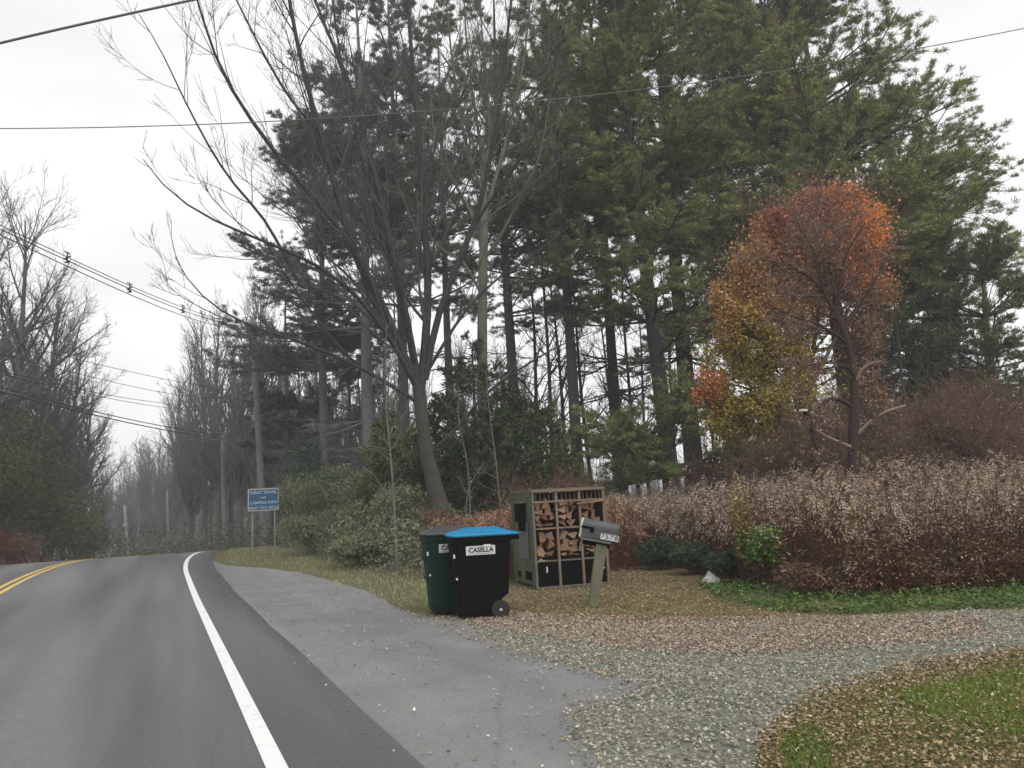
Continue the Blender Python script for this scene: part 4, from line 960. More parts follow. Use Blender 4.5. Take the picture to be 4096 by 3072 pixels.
# ---------------------------------------------------------------- tall pines
PG = 'tall pines behind the dry weeds'; GC = (.20, .215, .075); GB = (.052, .075, .045)
def px_pine(dx, Y, h, r, label, **k):
    if dx < 1000: k['m'] = M_bark_hazed
    b_ = ground_at(dx, Y); return pine(b_, h, r, label, **k)
def side(a0, s, w0=1.0):
    return lambda az, t: w0 + s * np.cos(az - a0)
px_pine(1462, 33, 28, .36, 'pine nearest the weeds with low green boughs left of the orange tree', width=5.2, crown0=.06, nprim=100, dens=1.2, bare0=.06, col=(.17, .20, .07), lean=(-.035, 0), wfun=lambda az, t: np.where((t > .10) & (t < .28), .75, 1.0) * (1 + .15 * np.cos(az)))
px_pine(1512, 38, 31, .46, 'thickest dark pine trunk standing just left of the orange tree', width=6.6, crown0=.36, nprim=96, dens=1.05, bare0=.16, col=GC)
px_pine(1350, 40, 31, .30, 'pine whose crown spreads over the centre top of the view', width=7.0, crown0=.38, nprim=96, dens=1.2, bare0=.2, col=GC)
px_pine(1700, 42, 31, .22, 'slim pine trunk rising directly behind the red top of the orange tree', width=6.2, crown0=.40, nprim=90, dens=1.05, bare0=.2, col=GC)
px_pine(1768, 37, 28, .28, 'forked looking pine standing behind the peak of the orange tree', width=6.2, crown0=.38, nprim=90, dens=1.05, bare0=.16, col=GC)
px_pine(1868, 35, 26, .40, 'wide pine with the heavy crown just right of the orange tree', width=7.2, crown0=.34, nprim=116, dens=1.15, bare0=.14, col=GC, lean=(-.012, 0), wfun=side(0, .05))
px_pine(1932, 34, 17.5, .20, 'rightmost slim pine trunk with boughs reaching out to the open sky', width=5.0, crown0=.32, nprim=84, dens=1.0, bare0=.14, col=GC, wfun=side(0, .25))
px_pine(2190, 30, 9.8, .20, 'shorter pine at the right edge with flat dark green boughs', width=4.4, crown0=.3, nprim=54, dens=.9, bare0=.2, col=(.11, .14, .055), wfun=side(math.pi, .15))
# pines left of centre, a grey haze veil painted into their needle colour
PC = 'greyish pines behind the big maple'; GP_HAZED = (.125, .13, .112)
px_pine(705, 40, 23, .25, 'greyish pine with the leftmost crown standing behind the limbs of the big maple', width=4.6, crown0=.34, nprim=84, dens=.9, bare0=.12, col=GP_HAZED, group=PC, wfun=side(math.pi, .2))
px_pine(800, 36, 27, .30, 'greyish pine second from the left behind the big maple', width=5.0, crown0=.34, nprim=84, dens=.9, bare0=.12, col=GP_HAZED, group=PC)
px_pine(880, 42, 31, .32, 'tall greyish pine directly behind the trunk of the big maple', width=5.2, crown0=.36, nprim=84, dens=.9, bare0=.14, col=GP_HAZED, group=PC)
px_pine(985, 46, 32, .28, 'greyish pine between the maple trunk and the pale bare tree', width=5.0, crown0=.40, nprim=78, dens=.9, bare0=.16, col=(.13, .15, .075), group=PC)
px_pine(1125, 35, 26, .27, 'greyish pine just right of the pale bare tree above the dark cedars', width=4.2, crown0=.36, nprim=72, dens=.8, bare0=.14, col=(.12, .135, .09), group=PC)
px_pine(1256, 34, 26, .26, 'dark straight pine trunk midway between the cedars and the mailbox side pines', width=4.6, crown0=.42, nprim=72, dens=.8, bare0=.12, col=(.12, .15, .06), group=PC)
px_pine(760, 50, 15, .18, 'small greyish pine low behind the left limbs of the maple', width=3.4, crown0=.25, nprim=60, dens=.8, bare0=.12, col=GP_HAZED, group=PC)
px_pine(625, 47, 15.5, .2, 'small greyish pine with a thin trunk right of the tall utility pole', width=2.6, crown0=.35, nprim=50, dens=.7, bare0=.2, col=(.065, .07, .055), group=PC)

# thin trunks seen against the bright gap
M_bt = M_bark_dark
for i, (dx, Y, h, r, lb) in enumerate([(1195, 38, 17, .09, 'thin bare trunk just left of the dark straight pine'), (1235, 44, 16, .10, 'thin dark trunk close beside the left of the dark straight pine'), (1290, 40, 15, .09, 'thin leaning trunk between the dark straight pine and the weeds edge pine'),
                                       (1340, 46, 14, .08, 'slight bare tree in the bright gap of the woods'), (1385, 42, 16, .09, 'bare tree left of the pine with low green boughs'), (1170, 45, 18, .12, 'bare tree behind the right edge of the dark cedars'),
                                       (1560, 47, 14, .09, 'bare tree in the gap between the thickest pine and the orange tree'), (1470, 52, 17, .12, 'bare tree far behind the pine with low green boughs'), (1410, 55, 15, .12, 'far bare tree showing through the bright gap above the weeds')]):
    bare_tree(ground_at(dx, Y), h, r, n1=22, n2=110, n3=420, t0=.2, lean=(U(-.05, .03), 0), m=M_bt, label=lb, group='bare trees inside the woods', l1=(.14, .28), ang=(.6, 1.1), up=.3, fine=.010)
# bare trees at the far right behind
for i, (dx, Y, h, r, lb) in enumerate([(2050, 50, 15.5, .12, 'pale bare tree left of the short right edge pine'), (2120, 55, 18.5, .14, 'pale bare tree rising above the right edge pine boughs'), (2185, 48, 16.5, .12, 'pale bare tree at the extreme right of the view'),
                                       (2010, 56, 14.5, .12, 'pale bare tree in the distance beside the rightmost slim pine'), (2160, 60, 17, .12, 'hazier pale bare tree between the two rightmost ones')]):
    bare_tree(ground_at(dx, Y), h, r, n1=26, n2=150, n3=700, t0=.15, lean=(U(-.02, .03), 0), m=M_bark_pale, label=lb, group='pale bare trees at the right', l1=(.16, .32), ang=(.35, .7), up=.6, fine=.009)

# ---------------------------------------------------------------- orange tree and the gnarled apple tree
def orange_tree():
    Y = 21; base = ground_at(1740, Y)
    root = thing('orange_tree', 'autumn tree with orange crown turning olive low on its left side', 'tree', base)
    m = M_bark_brown
    c = Geo(); LP, LR = [], []
    P, R = trunk_line(base, 4.2, (-.02, 0), 10, .08, .13, .05); g = Geo(); g.tubes(P, R, 9); g.obj('trunk', m, root, True)
    for pts, r0 in (([(1745, 960), (1700, 800), (1640, 650), (1600, 520), (1610, 440)], .07), ([(1742, 900), (1760, 720), (1790, 560), (1800, 400)], .08), ([(1745, 850), (1820, 700), (1870, 580), (1880, 450)], .06),
                    ([(1740, 900), (1680, 880), (1600, 830), (1510, 830)], .045), ([(1742, 830), (1690, 700), (1700, 560), (1690, 430)], .06), ([(1742, 950), (1660, 930), (1590, 900), (1550, 870)], .04)):
        p_ = resample([IM(x, y, Y + U(-.8, .8)) for x, y in pts], 10); LP.append(p_); LR.append(np.linspace(r0, .012, 10))
    LP, LR = np.array(LP), np.array(LR); c.tubes(LP, LR, 6)
    P1, R1 = grow(LP, LR, 90, .15, 1, (.4, .9), (.25, .5), .3, .1, 6, .5, .25, .4, rmin=.006); c.tubes(P1, R1, 4)
    P2, R2 = grow(P1, R1, 420, .1, 1, (.4, .9), (.3, .7), .25, .12, 4, .6, .4, .3, rmin=.005); c.tubes(P2, R2, 3)
    c.obj('branches', m, root)
    f = Geo()
    def blob(dx, dy, sx, sy, n, col, k=11, v=.28, leaf=.085):
        ctr = IM(dx, dy, Y + U(-.4, .4)); s = Y / 800 / 2.16; n = int(n * 2.9)
        ax = np.array([sx * s, max(sx, sy) * s * .8, sy * s])
        p_ = lobes(ctr, ax * 1.15, int(n * .72), k, .0)
        p2 = ctr + RNG.normal(size=(n - len(p_), 3)) * ax * .42
        p_ = np.concatenate([p_, p2]); q_ = p_ - base; gap = np.sin(q_[:, 0] * 4.1 + 1.3 * np.sin(q_[:, 2] * 2.2)) * np.sin(q_[:, 2] * 4.6 + q_[:, 0]) + .6 * np.sin(q_[:, 1] * 5 + q_[:, 2] * 3) * np.sin(q_[:, 0] * 7); p_ = p_[gap > U(-1.1, .05, len(p_))]
        f.blades(p_, nrm(rvec(len(p_)) + np.array([0, 0, -.2])), U(.5, 1.3, len(p_)) * leaf, leaf * .66, tint(col, len(p_), v, .10))
    OR = (.62, .25, .085); RD = (.36, .16, .11); OL = (.38, .30, .07); OB = (.44, .25, .10); BR = (.24, .14, .09)
    blob(1800, 470, 75, 95, 2600, OR); blob(1870, 520, 62, 85, 1900, OR); blob(1840, 430, 40, 50, 700, (.54, .25, .10)); blob(1760, 540, 90, 70, 1700, OR); blob(1700, 480, 80, 60, 900, RD)
    blob(1655, 500, 50, 60, 1000, (.54, .23, .10)); blob(1625, 570, 75, 80, 1500, OB); blob(1620, 640, 65, 60, 1200, (.5, .25, .08)); blob(1720, 610, 80, 60, 900, (.36, .19, .09))
    blob(1640, 720, 85, 80, 2300, OL); blob(1700, 760, 80, 70, 1500, OL); blob(1640, 800, 80, 60, 1500, (.28, .23, .05)); blob(1600, 870, 100, 60, 1800, (.30, .24, .05)); blob(1660, 880, 70, 50, 1000, OL)
    blob(1535, 835, 45, 50, 900, (.52, .22, .08)); blob(1555, 870, 45, 40, 700, (.5, .23, .07)); blob(1590, 930, 70, 40, 700, (.28, .22, .06)); blob(1890, 620, 60, 70, 700, (.40, .19, .08)); blob(1700, 560, 60, 60, 400, RD)
    blob(1700, 660, 70, 60, 1200, OB); blob(1660, 600, 60, 60, 900, OB); blob(1740, 480, 60, 60, 1000, OR); blob(1850, 600, 60, 60, 900, OR); blob(1570, 900, 70, 50, 1200, OL); blob(1590, 700, 60, 90, 1500, OB); blob(1580, 780, 70, 70, 1500, OL); blob(1650, 680, 80, 70, 1400, OB); blob(1730, 840, 90, 90, 1200, OL); blob(1690, 930, 100, 50, 900, (.26, .19, .06)); blob(1860, 730, 70, 100, 1300, BR); blob(1800, 680, 90, 90, 1300, BR); blob(1880, 860, 60, 70, 700, BR); blob(1760, 440, 60, 50, 700, RD); blob(1900, 480, 40, 60, 500, OR); blob(1560, 640, 40, 60, 400, OB)
    f.obj('crown', M_leaf, root)
orange_tree()
def apple_tree():
    Y = 17.5; base = ground_at(1842, Y)
    root = thing('apple_tree', 'gnarled leafless apple tree with a dark trunk and fine brown twigs before the orange tree', 'tree', base)
    m = mat('bark_apple', (.045, .032, .028), .95, nscale=9, namt=.4, bump=.5, bscale=30, spec=.2)
    ml = mat('bark_apple_light', (.26, .19, .15), .95, nscale=9, namt=.35, bump=.4, bscale=30, spec=.2)
    tp = resample([base - np.array([0, 0, .1])] + [IM(x, y, Y) for x, y in ((1843, 1000), (1842, 930), (1846, 880), (1848, 830), (1840, 760), (1815, 700), (1800, 660))], 14)
    tr = np.array([.17, .14, .13, .125, .12, .115, .11, .11, .10, .09, .08, .075, .07, .06])
    g = Geo(); g.tubes(tp[None], tr[None], 10); g.obj('trunk', m, root, True)
    c = Geo(); lp = []
    def lim(pts, r0, r1, dy=0, geo=None, reg=True):
        p_ = resample([IM(x, y, Y + dy * i / (len(pts) - 1)) for i, (x, y) in enumerate(pts)], 12); r_ = np.linspace(r0, r1, 12); (geo or c).tubes(p_[None], r_[None], 7)
        if reg: lp.append((p_, r_))
    # the looping broken limbs
    lg = Geo()
    lim([(1842, 880), (1815, 862), (1790, 860), (1768, 880), (1756, 910), (1752, 930)], .05, .035, -.8)
    lim([(1757, 915), (1748, 903), (1737, 890)], .055, .055, -.3, None, False)
    lim([(1753, 920), (1757, 950), (1775, 985), (1790, 1010)], .045, .03, -.3)
    lim([(1755, 925), (1790, 945), (1820, 958), (1838, 965)], .022, .035, -.2, lg)
    lim([(1850, 940), (1880, 910), (1915, 888), (1958, 876)], .05, .03, -.5, lg)
    lim([(1845, 830), (1860, 800), (1880, 785), (1905, 780)], .05, .025, -.4, lg)
    lim([(1848, 830), (1840, 800), (1825, 790)], .04, .02, -.3)
    lim([(1802, 690), (1790, 640), (1740, 590), (1690, 570), (1640, 560)], .05, .012, .5); lim([(1805, 680), (1815, 600), (1830, 540), (1870, 480)], .05, .012, -.5); lim([(1800, 670), (1770, 600), (1760, 540), (1720, 480)], .05, .012, .3)
    lim([(1820, 710), (1870, 640), (1900, 590), (1910, 540)], .05, .012, .4); lim([(1830, 740), (1770, 700), (1700, 680), (1650, 650)], .04, .012, -.6); lim([(1840, 770), (1880, 720), (1910, 690)], .035, .012, -.3)
    lim([(1806, 690), (1800, 620), (1780, 520), (1790, 450)], .04, .012, .8); lim([(1840, 800), (1790, 780), (1740, 790), (1700, 830)], .03, .01, -.5)
    c.obj('limbs', m, root, True); lg.obj('weathered_limbs', ml, root, True)
    sw = IM(1735, 887, Y - 1.1); wood = mat('cut_wood', (.55, .52, .42), .8, nscale=12, namt=.15)
    part('cut_end', [(lambda v, f: (v + sw - base, f))(*disc_tube((0, 0, 0), 'z', .085, .05, 14))], wood, root, bevel=.006)
    t = Geo(); LP = np.array([a for a, _ in lp]); LR = np.array([b_ for _, b_ in lp])
    P1, R1 = grow(LP, LR, 170, .15, 1, (.4, 1), (.3, .6), .2, .14, 7, .45, .3, .4, rmin=.006); t.tubes(P1, R1, 4)
    P2, R2 = grow(P1, R1, 1100, .1, 1, (.4, 1), (.3, .7), .1, .16, 5, .6, .4, .3, rmin=.005); t.tubes(P2, R2, 3)
    P3, R3 = grow(P2, R2, 3200, .1, 1, (.4, 1.1), (.4, .9), .05, .18, 4, .8, .5, .3, rmin=.004); t.tubes(P3, R3, 3)
    t.obj('twigs', mat('twig_brown', (.13, .085, .065), .95), root)
    f = Geo(); n = 7000; i = RNG.integers(0, len(P3), n); f.blades(P3[i, RNG.integers(0, 4, n)], rvec(n), .06, .035, tint((.26, .17, .12), n, .3)); f.obj('dead_leaves', M_dry, root)
apple_tree()

# brown shrub mounds
def mound(dx, Y, w, h, label, col=(.15, .085, .06), n=3200, tw=900, group='bare reddish shrub thickets behind the weeds', name='bare_shrub'):
    base = ground_at(dx, Y); root = thing(name, label, 'shrub', base, group); col = tuple(np.array(col) * (1.2, 1.28, 1.2))
    g = Geo(); k = 46
    tgt = lobes(base + np.array([0, 0, h * .5]), (w * .55, w * .5, h * .52), k, 7, .8); tgt[:, 2] = np.maximum(tgt[:, 2], base[2] + h * .35)
    b0 = base + np.c_[U(-1, 1, k) * w * .3, U(-1, 1, k) * w * .3, np.full(k, -.05)]; tt = np.linspace(0, 1, 7)[None, :, None]
    P = b0[:, None] * (1 - tt) + tgt[:, None] * tt; P[:, :, 2] = b0[:, None, 2] + (tgt - b0)[:, None, 2] * np.sin(tt[..., 0] * 1.57)
    R = .016 * (1 - .6 * tt[..., 0]) * np.ones((k, 1)); g.tubes(P, R, 4)
    P1, R1 = grow(P, R, tw // 2, .2, 1, (.4, 1.1), (.2, .45), .1, .18, 5, .7, .5, .2, rmin=.006); g.tubes(P1, R1, 3)
    P2, R2 = grow(P1, R1, tw * 3, .1, 1, (.4, 1.1), (.4, .9), .1, .2, 4, .8, .5, .2, rmin=.005); g.tubes(P2, R2, 3)
    g.obj('twigs', mat('twig_red', tuple(np.array(col) * .8), .95, nscale=1.5, namt=.3), root)
    f = Geo(); i = RNG.integers(0, len(P2), n); f.blades(P2[i, RNG.integers(1, 4, n)], nrm(rvec(n) + np.array([0, 0, -.3])), U(.05, .1, n), .035, tint(col, n, .3, .08)); f.obj('dead_leaves', M_dry, root)
    return root
mound(1205, 23, 3.6, 2.6, 'reddish brown shrub mound behind the firewood stand', (.15, .078, .055))
mound(1900, 21, 4.2, 4.0, 'brown twiggy shrub mound behind the dark apple trunk', (.15, .09, .065), 8000, 1700)
mound(2120, 22, 5.5, 3.9, 'wide rounded brown shrub mound at the right edge', (.15, .082, .06), 8000, 1900)
mound(1740, 20, 4.0, 3.7, 'brown shrub tangle under the olive part of the orange tree', (.15, .088, .06), 6500, 1500)
mound(1560, 22, 2.8, 2.7, 'dark brown low shrub under the left tip of the orange tree', (.13, .075, .055), 4400, 1100)
mound(2215, 26, 5.0, 4.9, 'tall russet shrub rising at the far right behind the wide mound', (.125, .07, .05), 4000, 1100)
mound(1085, 17.5, 1.6, 1.45, 'rust coloured weed clump between the bins and the firewood stand', (.14, .075, .05), 1400, 420)
mound(965, 18.5, 1.2, 1.5, 'reddish dry clump at the foot of the big maple', (.14, .08, .06), 1200, 400)
b = G(1075, 1262); b[1] += 2.2
bush(b, .6, 1.1, 'small mustard yellow sapling beside the rust coloured clump', (.30, .20, .04), n=340, leaf=.06, sr=.008)

# ---------------------------------------------------------------- evergreens and green thickets
EG = 'dark cedars behind the maple trunk'
def conifer(dx, Y, w, h, label, col, group=EG, n=9000, leaf=.16, dxt=0, name='cedar_tree', aspect=.28, pw=.8):
    base = ground_at(dx, Y); root = thing(name, label, 'tree', base, group)
    P, R = trunk_line(base, h * .96, (dxt, 0), 8, .05, .09, .015); g = Geo(); g.tubes(P, R, 7); g.obj('trunk', M_bark_dark, root, True)
    c = Geo(); nb = 90; t = U(.05, .97, nb); az = U(0, 6.28, nb); L = w * .5 * ((1 - t) ** pw * .9 + .12) * U(.6, 1.15, nb)
    pos = base + np.c_[dxt * t * h, 0 * t, t * h]; K = 5; o = np.empty((nb, K, 3)); o[:, 0] = pos; d = np.c_[np.cos(az), np.sin(az), U(.1, .5, nb)]
    for k in range(1, K): d = nrm(d + np.array([0, 0, .06]) + .08 * RNG.normal(size=(nb, 3))); o[:, k] = o[:, k - 1] + d * (L / (K - 1))[:, None]
    RR = np.full((nb, K), .014); c.tubes(o, RR, 3); P2, R2 = grow(o, RR, nb * 8, .15, 1, (.5, 1), (.3, .6), .15, .12, 4, .6, .4, .4, rmin=.005); c.tubes(P2, R2, 3); c.obj('branches', M_bark_dark, root)
    f = Geo(); i = RNG.integers(0, len(P2), n); k0 = RNG.integers(1, 4, n); p_ = P2[i, k0] + rvec(n) * .05; td = nrm(P2[i, -1] - P2[i, 0])
    f.blades(p_, nrm(td + rvec(n) * .8 + np.array([0, 0, .1])), U(.6, 1.3, n) * leaf, leaf * aspect, tint(col, n, .3, .07)); f.obj('crown', M_needle, root)
conifer(1035, 24, 4.6, 6.4, 'tallest dark cedar with a narrow top beside the pale bare tree', (.050, .072, .026), n=13000)
conifer(975, 23, 3.6, 4.6, 'dark cedar close against the right side of the maple trunk', (.035, .052, .020), n=11000)
conifer(1120, 25, 4.4, 4.9, 'dark cedar right of the tallest one above the reddish mound', (.050, .072, .026), n=12000)
conifer(1190, 26, 3.8, 4.6, 'open yellow green cedar at the right end of the cedar clump', (.10, .13, .04), n=8000)
conifer(900, 26, 3.0, 3.9, 'olive green young conifer left of the maple trunk', (.12, .15, .06), n=8500)
conifer(840, 24, 3.2, 4.0, 'olive green conifer behind the thin pale sapling', (.12, .145, .06), n=8500)
OG = 'olive green thicket shrubs left of the maple'
for dx, Y, w, h, lb, col, n in [(640, 34, 4.0, 3.0, 'leftmost olive thicket shrub just right of the blue sign', (0.156, 0.175, 0.100), 6500), (715, 30, 4.2, 3.3, 'second olive thicket shrub from the blue sign', (0.150, 0.169, 0.094), 7000),
                                (790, 26, 3.8, 2.7, 'olive thicket shrub left of the thin pale sapling', (0.163, 0.181, 0.106), 7000), (860, 21, 3.0, 2.2, 'olive thicket shrub nearest the green bin', (0.163, 0.181, 0.106), 7000),
                                (935, 20.5, 2.2, 1.7, 'olive thicket shrub directly above the blue-lidded bin', (0.156, 0.175, 0.094), 5200), (700, 25, 3.2, 1.5, 'low olive shrub in front of the thicket near the verge', (0.175, 0.194, 0.112), 5600), (790, 20, 2.6, 1.0, 'lowest olive shrub beside the grassy verge', (0.175, 0.194, 0.112), 4500)]:
    bush(ground_at(dx, Y), w, h, lb, col, n=n, leaf=.12, group=OG, sr=.016, depth=w * .7, aspect=.4, k=12)
b = ground_at(680, 37); 
conifer(672, 36, 4.0, 4.6, 'dark green young pine behind the olive thicket near the blue sign', (.04, .085, .045), group=OG, n=7000, name='young_pine')
brushp = [tuple(ground_at(a, Y)[:2]) for a, Y in ((605, 30), (640, 27), (720, 21.5), (800, 18.5), (880, 16.5), (940, 16.5), (985, 20), (900, 25), (760, 33), (640, 38))]
thicket('roadside_brush', brushp, 30000, 1.5, (.175, .185, .12), .09, 'soft grey green brush filling the bank between the blue sign and the bins', 'brush', v=.35)
# thin saplings
def sapling(pts, Y, r, label, nb=26, m=M_bark_pale):
    base = ground_at(pts[0][0], Y, pts[0][1]); root = thing('sapling', label, 'sapling', base, 'thin pale saplings')
    P = resample([base] + [IM(x, y, Y) for x, y in pts[1:]], 12)[None]; R = np.linspace(r, .008, 12)[None]; g = Geo(); g.tubes(P, R, 6); g.obj('stem', m, root, True)
    c = Geo(); P1, R1 = grow(P, R, nb, .25, 1, (.6, 1.1), (.08, .2), .25, .12, 6, .5, .4, .3, rmin=.006); c.tubes(P1, R1, 3); P2, R2 = grow(P1, R1, nb * 4, .2, 1, (.5, 1), (.3, .6), .2, .12, 4, .7, .5, .3, rmin=.005); c.tubes(P2, R2, 3); c.obj('twigs', m, root)
sapling([(858, 1190), (850, 1060), (840, 940), (830, 850), (835, 700)], 17.5, .035, 'thin pale sapling rising through the olive thicket', 34)
sapling([(1015, 1120), (1012, 1000), (985, 900), (992, 850)], 18.5, .022, 'thin pale sapling in front of the dark cedars', 20)
sapling([(1085, 1075), (1070, 980), (1055, 880), (1050, 800)], 19, .024, 'slightly leaning pale sapling right of the first cedar sapling', 22)
sapling([(1000, 1140), (1008, 1060), (1030, 1020), (1045, 1000)], 18, .016, 'short forked pale sapling low before the cedars', 14)

# greener mixed trees at the right behind the mound
conifer(1990, 29, 6.4, 9.6, 'green pine sapling mass right of the orange tree', (.050, .075, .034), group='greens behind the right mound', n=11000, name='young_pine', pw=.6)
conifer(2095, 32, 6.6, 9.4, 'green young pine under the right edge boughs', (.055, .08, .038), group='greens behind the right mound', n=11000, name='young_pine', pw=.6)
conifer(1925, 31, 4.6, 8.2, 'narrow dark green young pine touching the orange crown', (.036, .06, .028), group='greens behind the right mound', n=10000, name='young_pine', pw=.6)
conifer(2180, 36, 5.0, 6.4, 'farther green young pine at the right border', (.055, .08, .04), group='greens behind the right mound', n=8000, name='young_pine', pw=.6)

# ---------------------------------------------------------------- left side of the road
LT = 'bare trees left of the road'
for dx, Y, h, r, ln, lb in [(-90, 34, 15, .28, .02, 'tall bare tree at the left border whose top leans into the sky'), (20, 38, 17, .26, .0, 'bushy topped bare tree just inside the left border'), (75, 42, 14, .22, .05, 'wide bare tree right of the bushy topped one'),
                            (130, 46, 12.5, .2, .06, 'shorter bare tree leaning toward the road'), (175, 54, 12, .2, .04, 'rightmost bare tree of the left row before the far grove'), (-20, 46, 14.5, .22, .03, 'bare tree partly behind the dark green bushes'), (105, 60, 15, .22, 0, 'hazier bare tree behind the leaning one')]:
    bare_tree(ground_at(dx, Y), h, r, n1=48, n2=420, n3=2100, n4=3400, t0=.12, lean=(ln, 0), m=M_bark_hazed, label=lb, group=LT, l1=(.26, .46), ang=(.4, .85), up=.45, fine=.008)
LB = 'green bushes left of the road'
for dx, Y, w, h, lb, col, n in [(25, 34, 5.4, 7.4, 'tall dark olive evergreen bush at the left border', (.075, .085, .036), 9500), (100, 36, 4.2, 5.0, 'dark olive bush right of the tall left border one', (.08, .09, .04), 7500), (150, 40, 4.4, 4.2, 'lighter olive bush on the road side of the dark ones', (.11, .12, .065), 6500),
                                (-40, 30, 4.5, 5.5, 'dark olive bush cut by the left border', (.065, .08, .034), 6500), (190, 47, 4.0, 3.4, 'farthest grey green bush of the left row', (.09, .10, .06), 4500)]:
    bush(ground_at(dx, Y), w, h, lb, col, n=int(n * 1.2), leaf=.17, group=LB, sr=.03, aspect=.3, k=13, m=M_needle)
mound(4, 30, 1.6, 1.7, 'rusty red shrub at the lower left border', (.12, .04, .025), 3000, 700, group=LB)
mound(60, 31, 1.8, 1.3, 'low pinkish dry shrub beside the left road edge', (.15, .09, .065), 1500, 400, group=LB)
conifer(-10, 44, 5.0, 13.5, 'dark pine showing behind the left border bare trees', (.035, .045, .028), group=LB, n=9000, name='young_pine')

# ---------------------------------------------------------------- far grove beyond the crest: individuals copied from four trees
FG = 'hazy bare trees of the far grove beyond the crest'
def copy_tree(o, loc, rz, sc, label, group):
    c = o.copy(); COL.objects.link(c); c.location = loc; c.rotation_euler = (0, 0, rz); c.scale = (sc,) * 3
    c['label'] = label; c['group'] = group
    for ch in o.children:
        d = ch.copy(); COL.objects.link(d); d.parent = c
    return c
M_far = mat('bark_far', (.12, .118, .115), .95)  # distance haze partly painted in: bark paler than its own tone
spots = [(440, 62, 18.5), (410, 66, 17), (470, 60, 18.5), (500, 64, 17.5), (385, 74, 17.0), (520, 58, 16), (560, 56, 18), (590, 62, 17.5), (610, 55, 15), (650, 58, 17), (690, 60, 16), (735, 62, 15), (540, 74, 18), (455, 80, 20), (425, 90, 20),
         (360, 92, 15), (340, 100, 16), (320, 104, 15.5), (300, 96, 14), (280, 108, 15), (260, 112, 14), (240, 104, 12), (375, 104, 17), (395, 112, 18), (415, 118, 20), (350, 120, 17), (310, 124, 17), (270, 130, 16), (230, 126, 14), (200, 118, 13), (170, 110, 13),
         (480, 100, 20), (510, 110, 21), (550, 100, 20), (590, 95, 19), (630, 90, 18), (670, 84, 17), (710, 80, 17), (760, 76, 16), (820, 74, 17), (870, 70, 16), (930, 78, 17), (780, 60, 15), (840, 58, 15), (1010, 70, 16), (1060, 80, 16), (1100, 66, 15), (1150, 76, 15), (1220, 84, 14), (150, 84, 13), (120, 92, 14), (90, 100, 14)]
protos = []
where = lambda dx: 'left of the pale bracketed pole' if dx < 270 else ('between the bracketed pole and the white edge line' if dx < 425 else ('around the two utility poles' if dx < 600 else ('behind the greyish pines' if dx < 900 else 'deep behind the cedars')))
for i, (dx, Y, h) in enumerate(spots):
    b_ = ground_at(dx, Y); b_[2] -= .3
    lb = 'hazy bare tree of the distant grove, ' + where(dx)
    gp = 'far grove trees ' + where(dx)
    if i < 5:
        protos.append((bare_tree(b_, 18, .24, n1=50, n2=340, n3=1500, n4=0, t0=.22, m=M_far, label=lb, group=gp, l1=(.22, .40), ang=(.3, .65), up=.7, fine=.016), 18)); protos[-1][0].scale = (h / 18,) * 3
    else:
        p_, ph_ = protos[RNG.integers(0, 5)]
        copy_tree(p_, b_, U(0, 6.28), h / 18 * U(.93, 1.05), lb, gp)
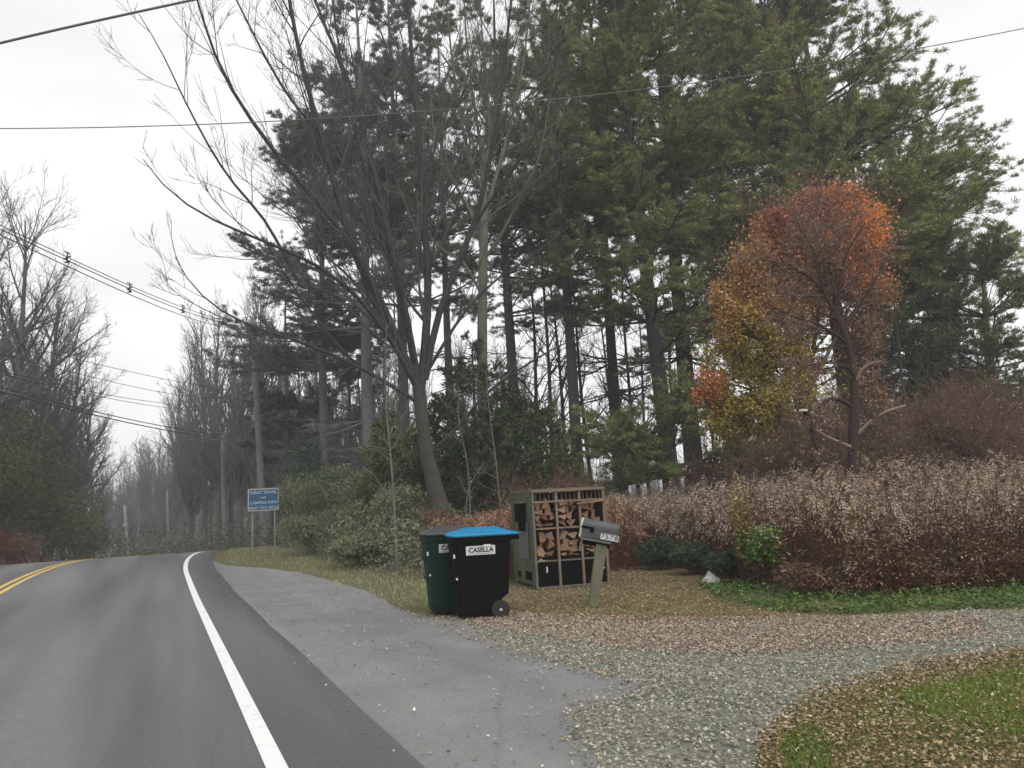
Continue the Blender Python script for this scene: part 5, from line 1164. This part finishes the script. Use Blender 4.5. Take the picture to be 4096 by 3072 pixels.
# far-off wood closing the view, one mass
def far_wood():
    g = Geo(); n = 2400; a = U(-.80, 1.1, n); d = U(118, 190, n); x = d * np.sin(a); y = d * np.cos(a)
    az = np.arctan2(x, y); h = np.where(az > -.05, U(6, 11, n), U(9, 16, n)) + 0 * x; z = H(x, y) - .3
    t = np.linspace(0, 1, 5); P = np.stack([x[:, None] + U(-.6, .6, (n, 1)) * t, y[:, None] + 0 * t, z[:, None] + h[:, None] * t], -1); R = U(.08, .2, n)[:, None] * (1 - .7 * t)[None]
    g.tubes(P, R, 3)
    P1, R1 = grow(P, R, n * 7, .2, 1, (.3, .8), (.15, .35), .5, .1, 4, .5, .3, .4, rmin=.03); g.tubes(P1, R1, 3)
    P2, R2 = grow(P1, R1, n * 16, .1, 1, (.3, .8), (.4, .8), .4, .1, 3, .6, .5, .3, rmin=.025); g.tubes(P2, R2, 3)
    o = g.obj('distant_woods', M_far); prop(o, 'far-off grey bare wood closing the view beyond the grove', 'woods', kind='stuff')
    g = Geo(); n = 60000; a = U(-.85, 1.1, n); d = U(85, 185, n); x = d * np.sin(a); y = d * np.cos(a); z = H(x, y) + U(0, 1, n) ** 1.4 * np.where(a > -.1, 2.6, 4.5)
    g.blades(np.stack([x, y, z], 1), nrm(rvec(n) + np.array([0, 0, .6])), U(.3, .8, n), .12, tint((.06, .058, .05), n, .15, .04))
    o = g.obj('distant_undergrowth', M_dry); prop(o, 'grey green undergrowth beneath the far-off wood', 'undergrowth', kind='stuff')
far_wood()
under = [(-24, 38), (-10, 32), (-3, 27), (2, 25), (9, 27), (16, 27), (22, 24), (34, 40), (20, 60), (-12, 62), (-24, 52)]
thicket('woodland_undergrowth', under, 42000, 1.7, (.075, .085, .042), .16, 'dark green and brown undergrowth on the floor of the pine woods', v=.4)
lv = [tuple(v) for v in (ED + ND * -9.0)[30:75]] + [tuple(v) for v in (ED + ND * -20.0)[30:75][::-1]]
thicket('roadside_undergrowth', lv, 14000, .8, (.11, .115, .06), .13, 'grey green roadside growth along the far left edge of the road', v=.3)

# ---------------------------------------------------------------- thin haze that greys the far trees
def haze():
    V, F = box((0, 85, 17), (420, 240, 50)); me = bpy.data.meshes.new('haze'); me.from_pydata((V).tolist(), [], [list(map(int, r)) for r in F]); me.update()
    m = bpy.data.materials.new('haze'); m.use_nodes = True; n, l = m.node_tree.nodes, m.node_tree.links; n.clear()
    o_ = n.new('ShaderNodeOutputMaterial'); v = n.new('ShaderNodeVolumePrincipled'); v.inputs['Color'].default_value = (.93, .95, 1, 1); v.inputs['Density'].default_value = HAZE; v.inputs['Anisotropy'].default_value = .0
    l.new(v.outputs['Volume'], o_.inputs['Volume']); me.materials.append(m); o = bpy.data.objects.new('haze', me); COL.objects.link(o); prop(o, 'thin pale haze in the air over the whole place', 'haze', kind='stuff')
HAZE = .0014
if HAZE: haze()
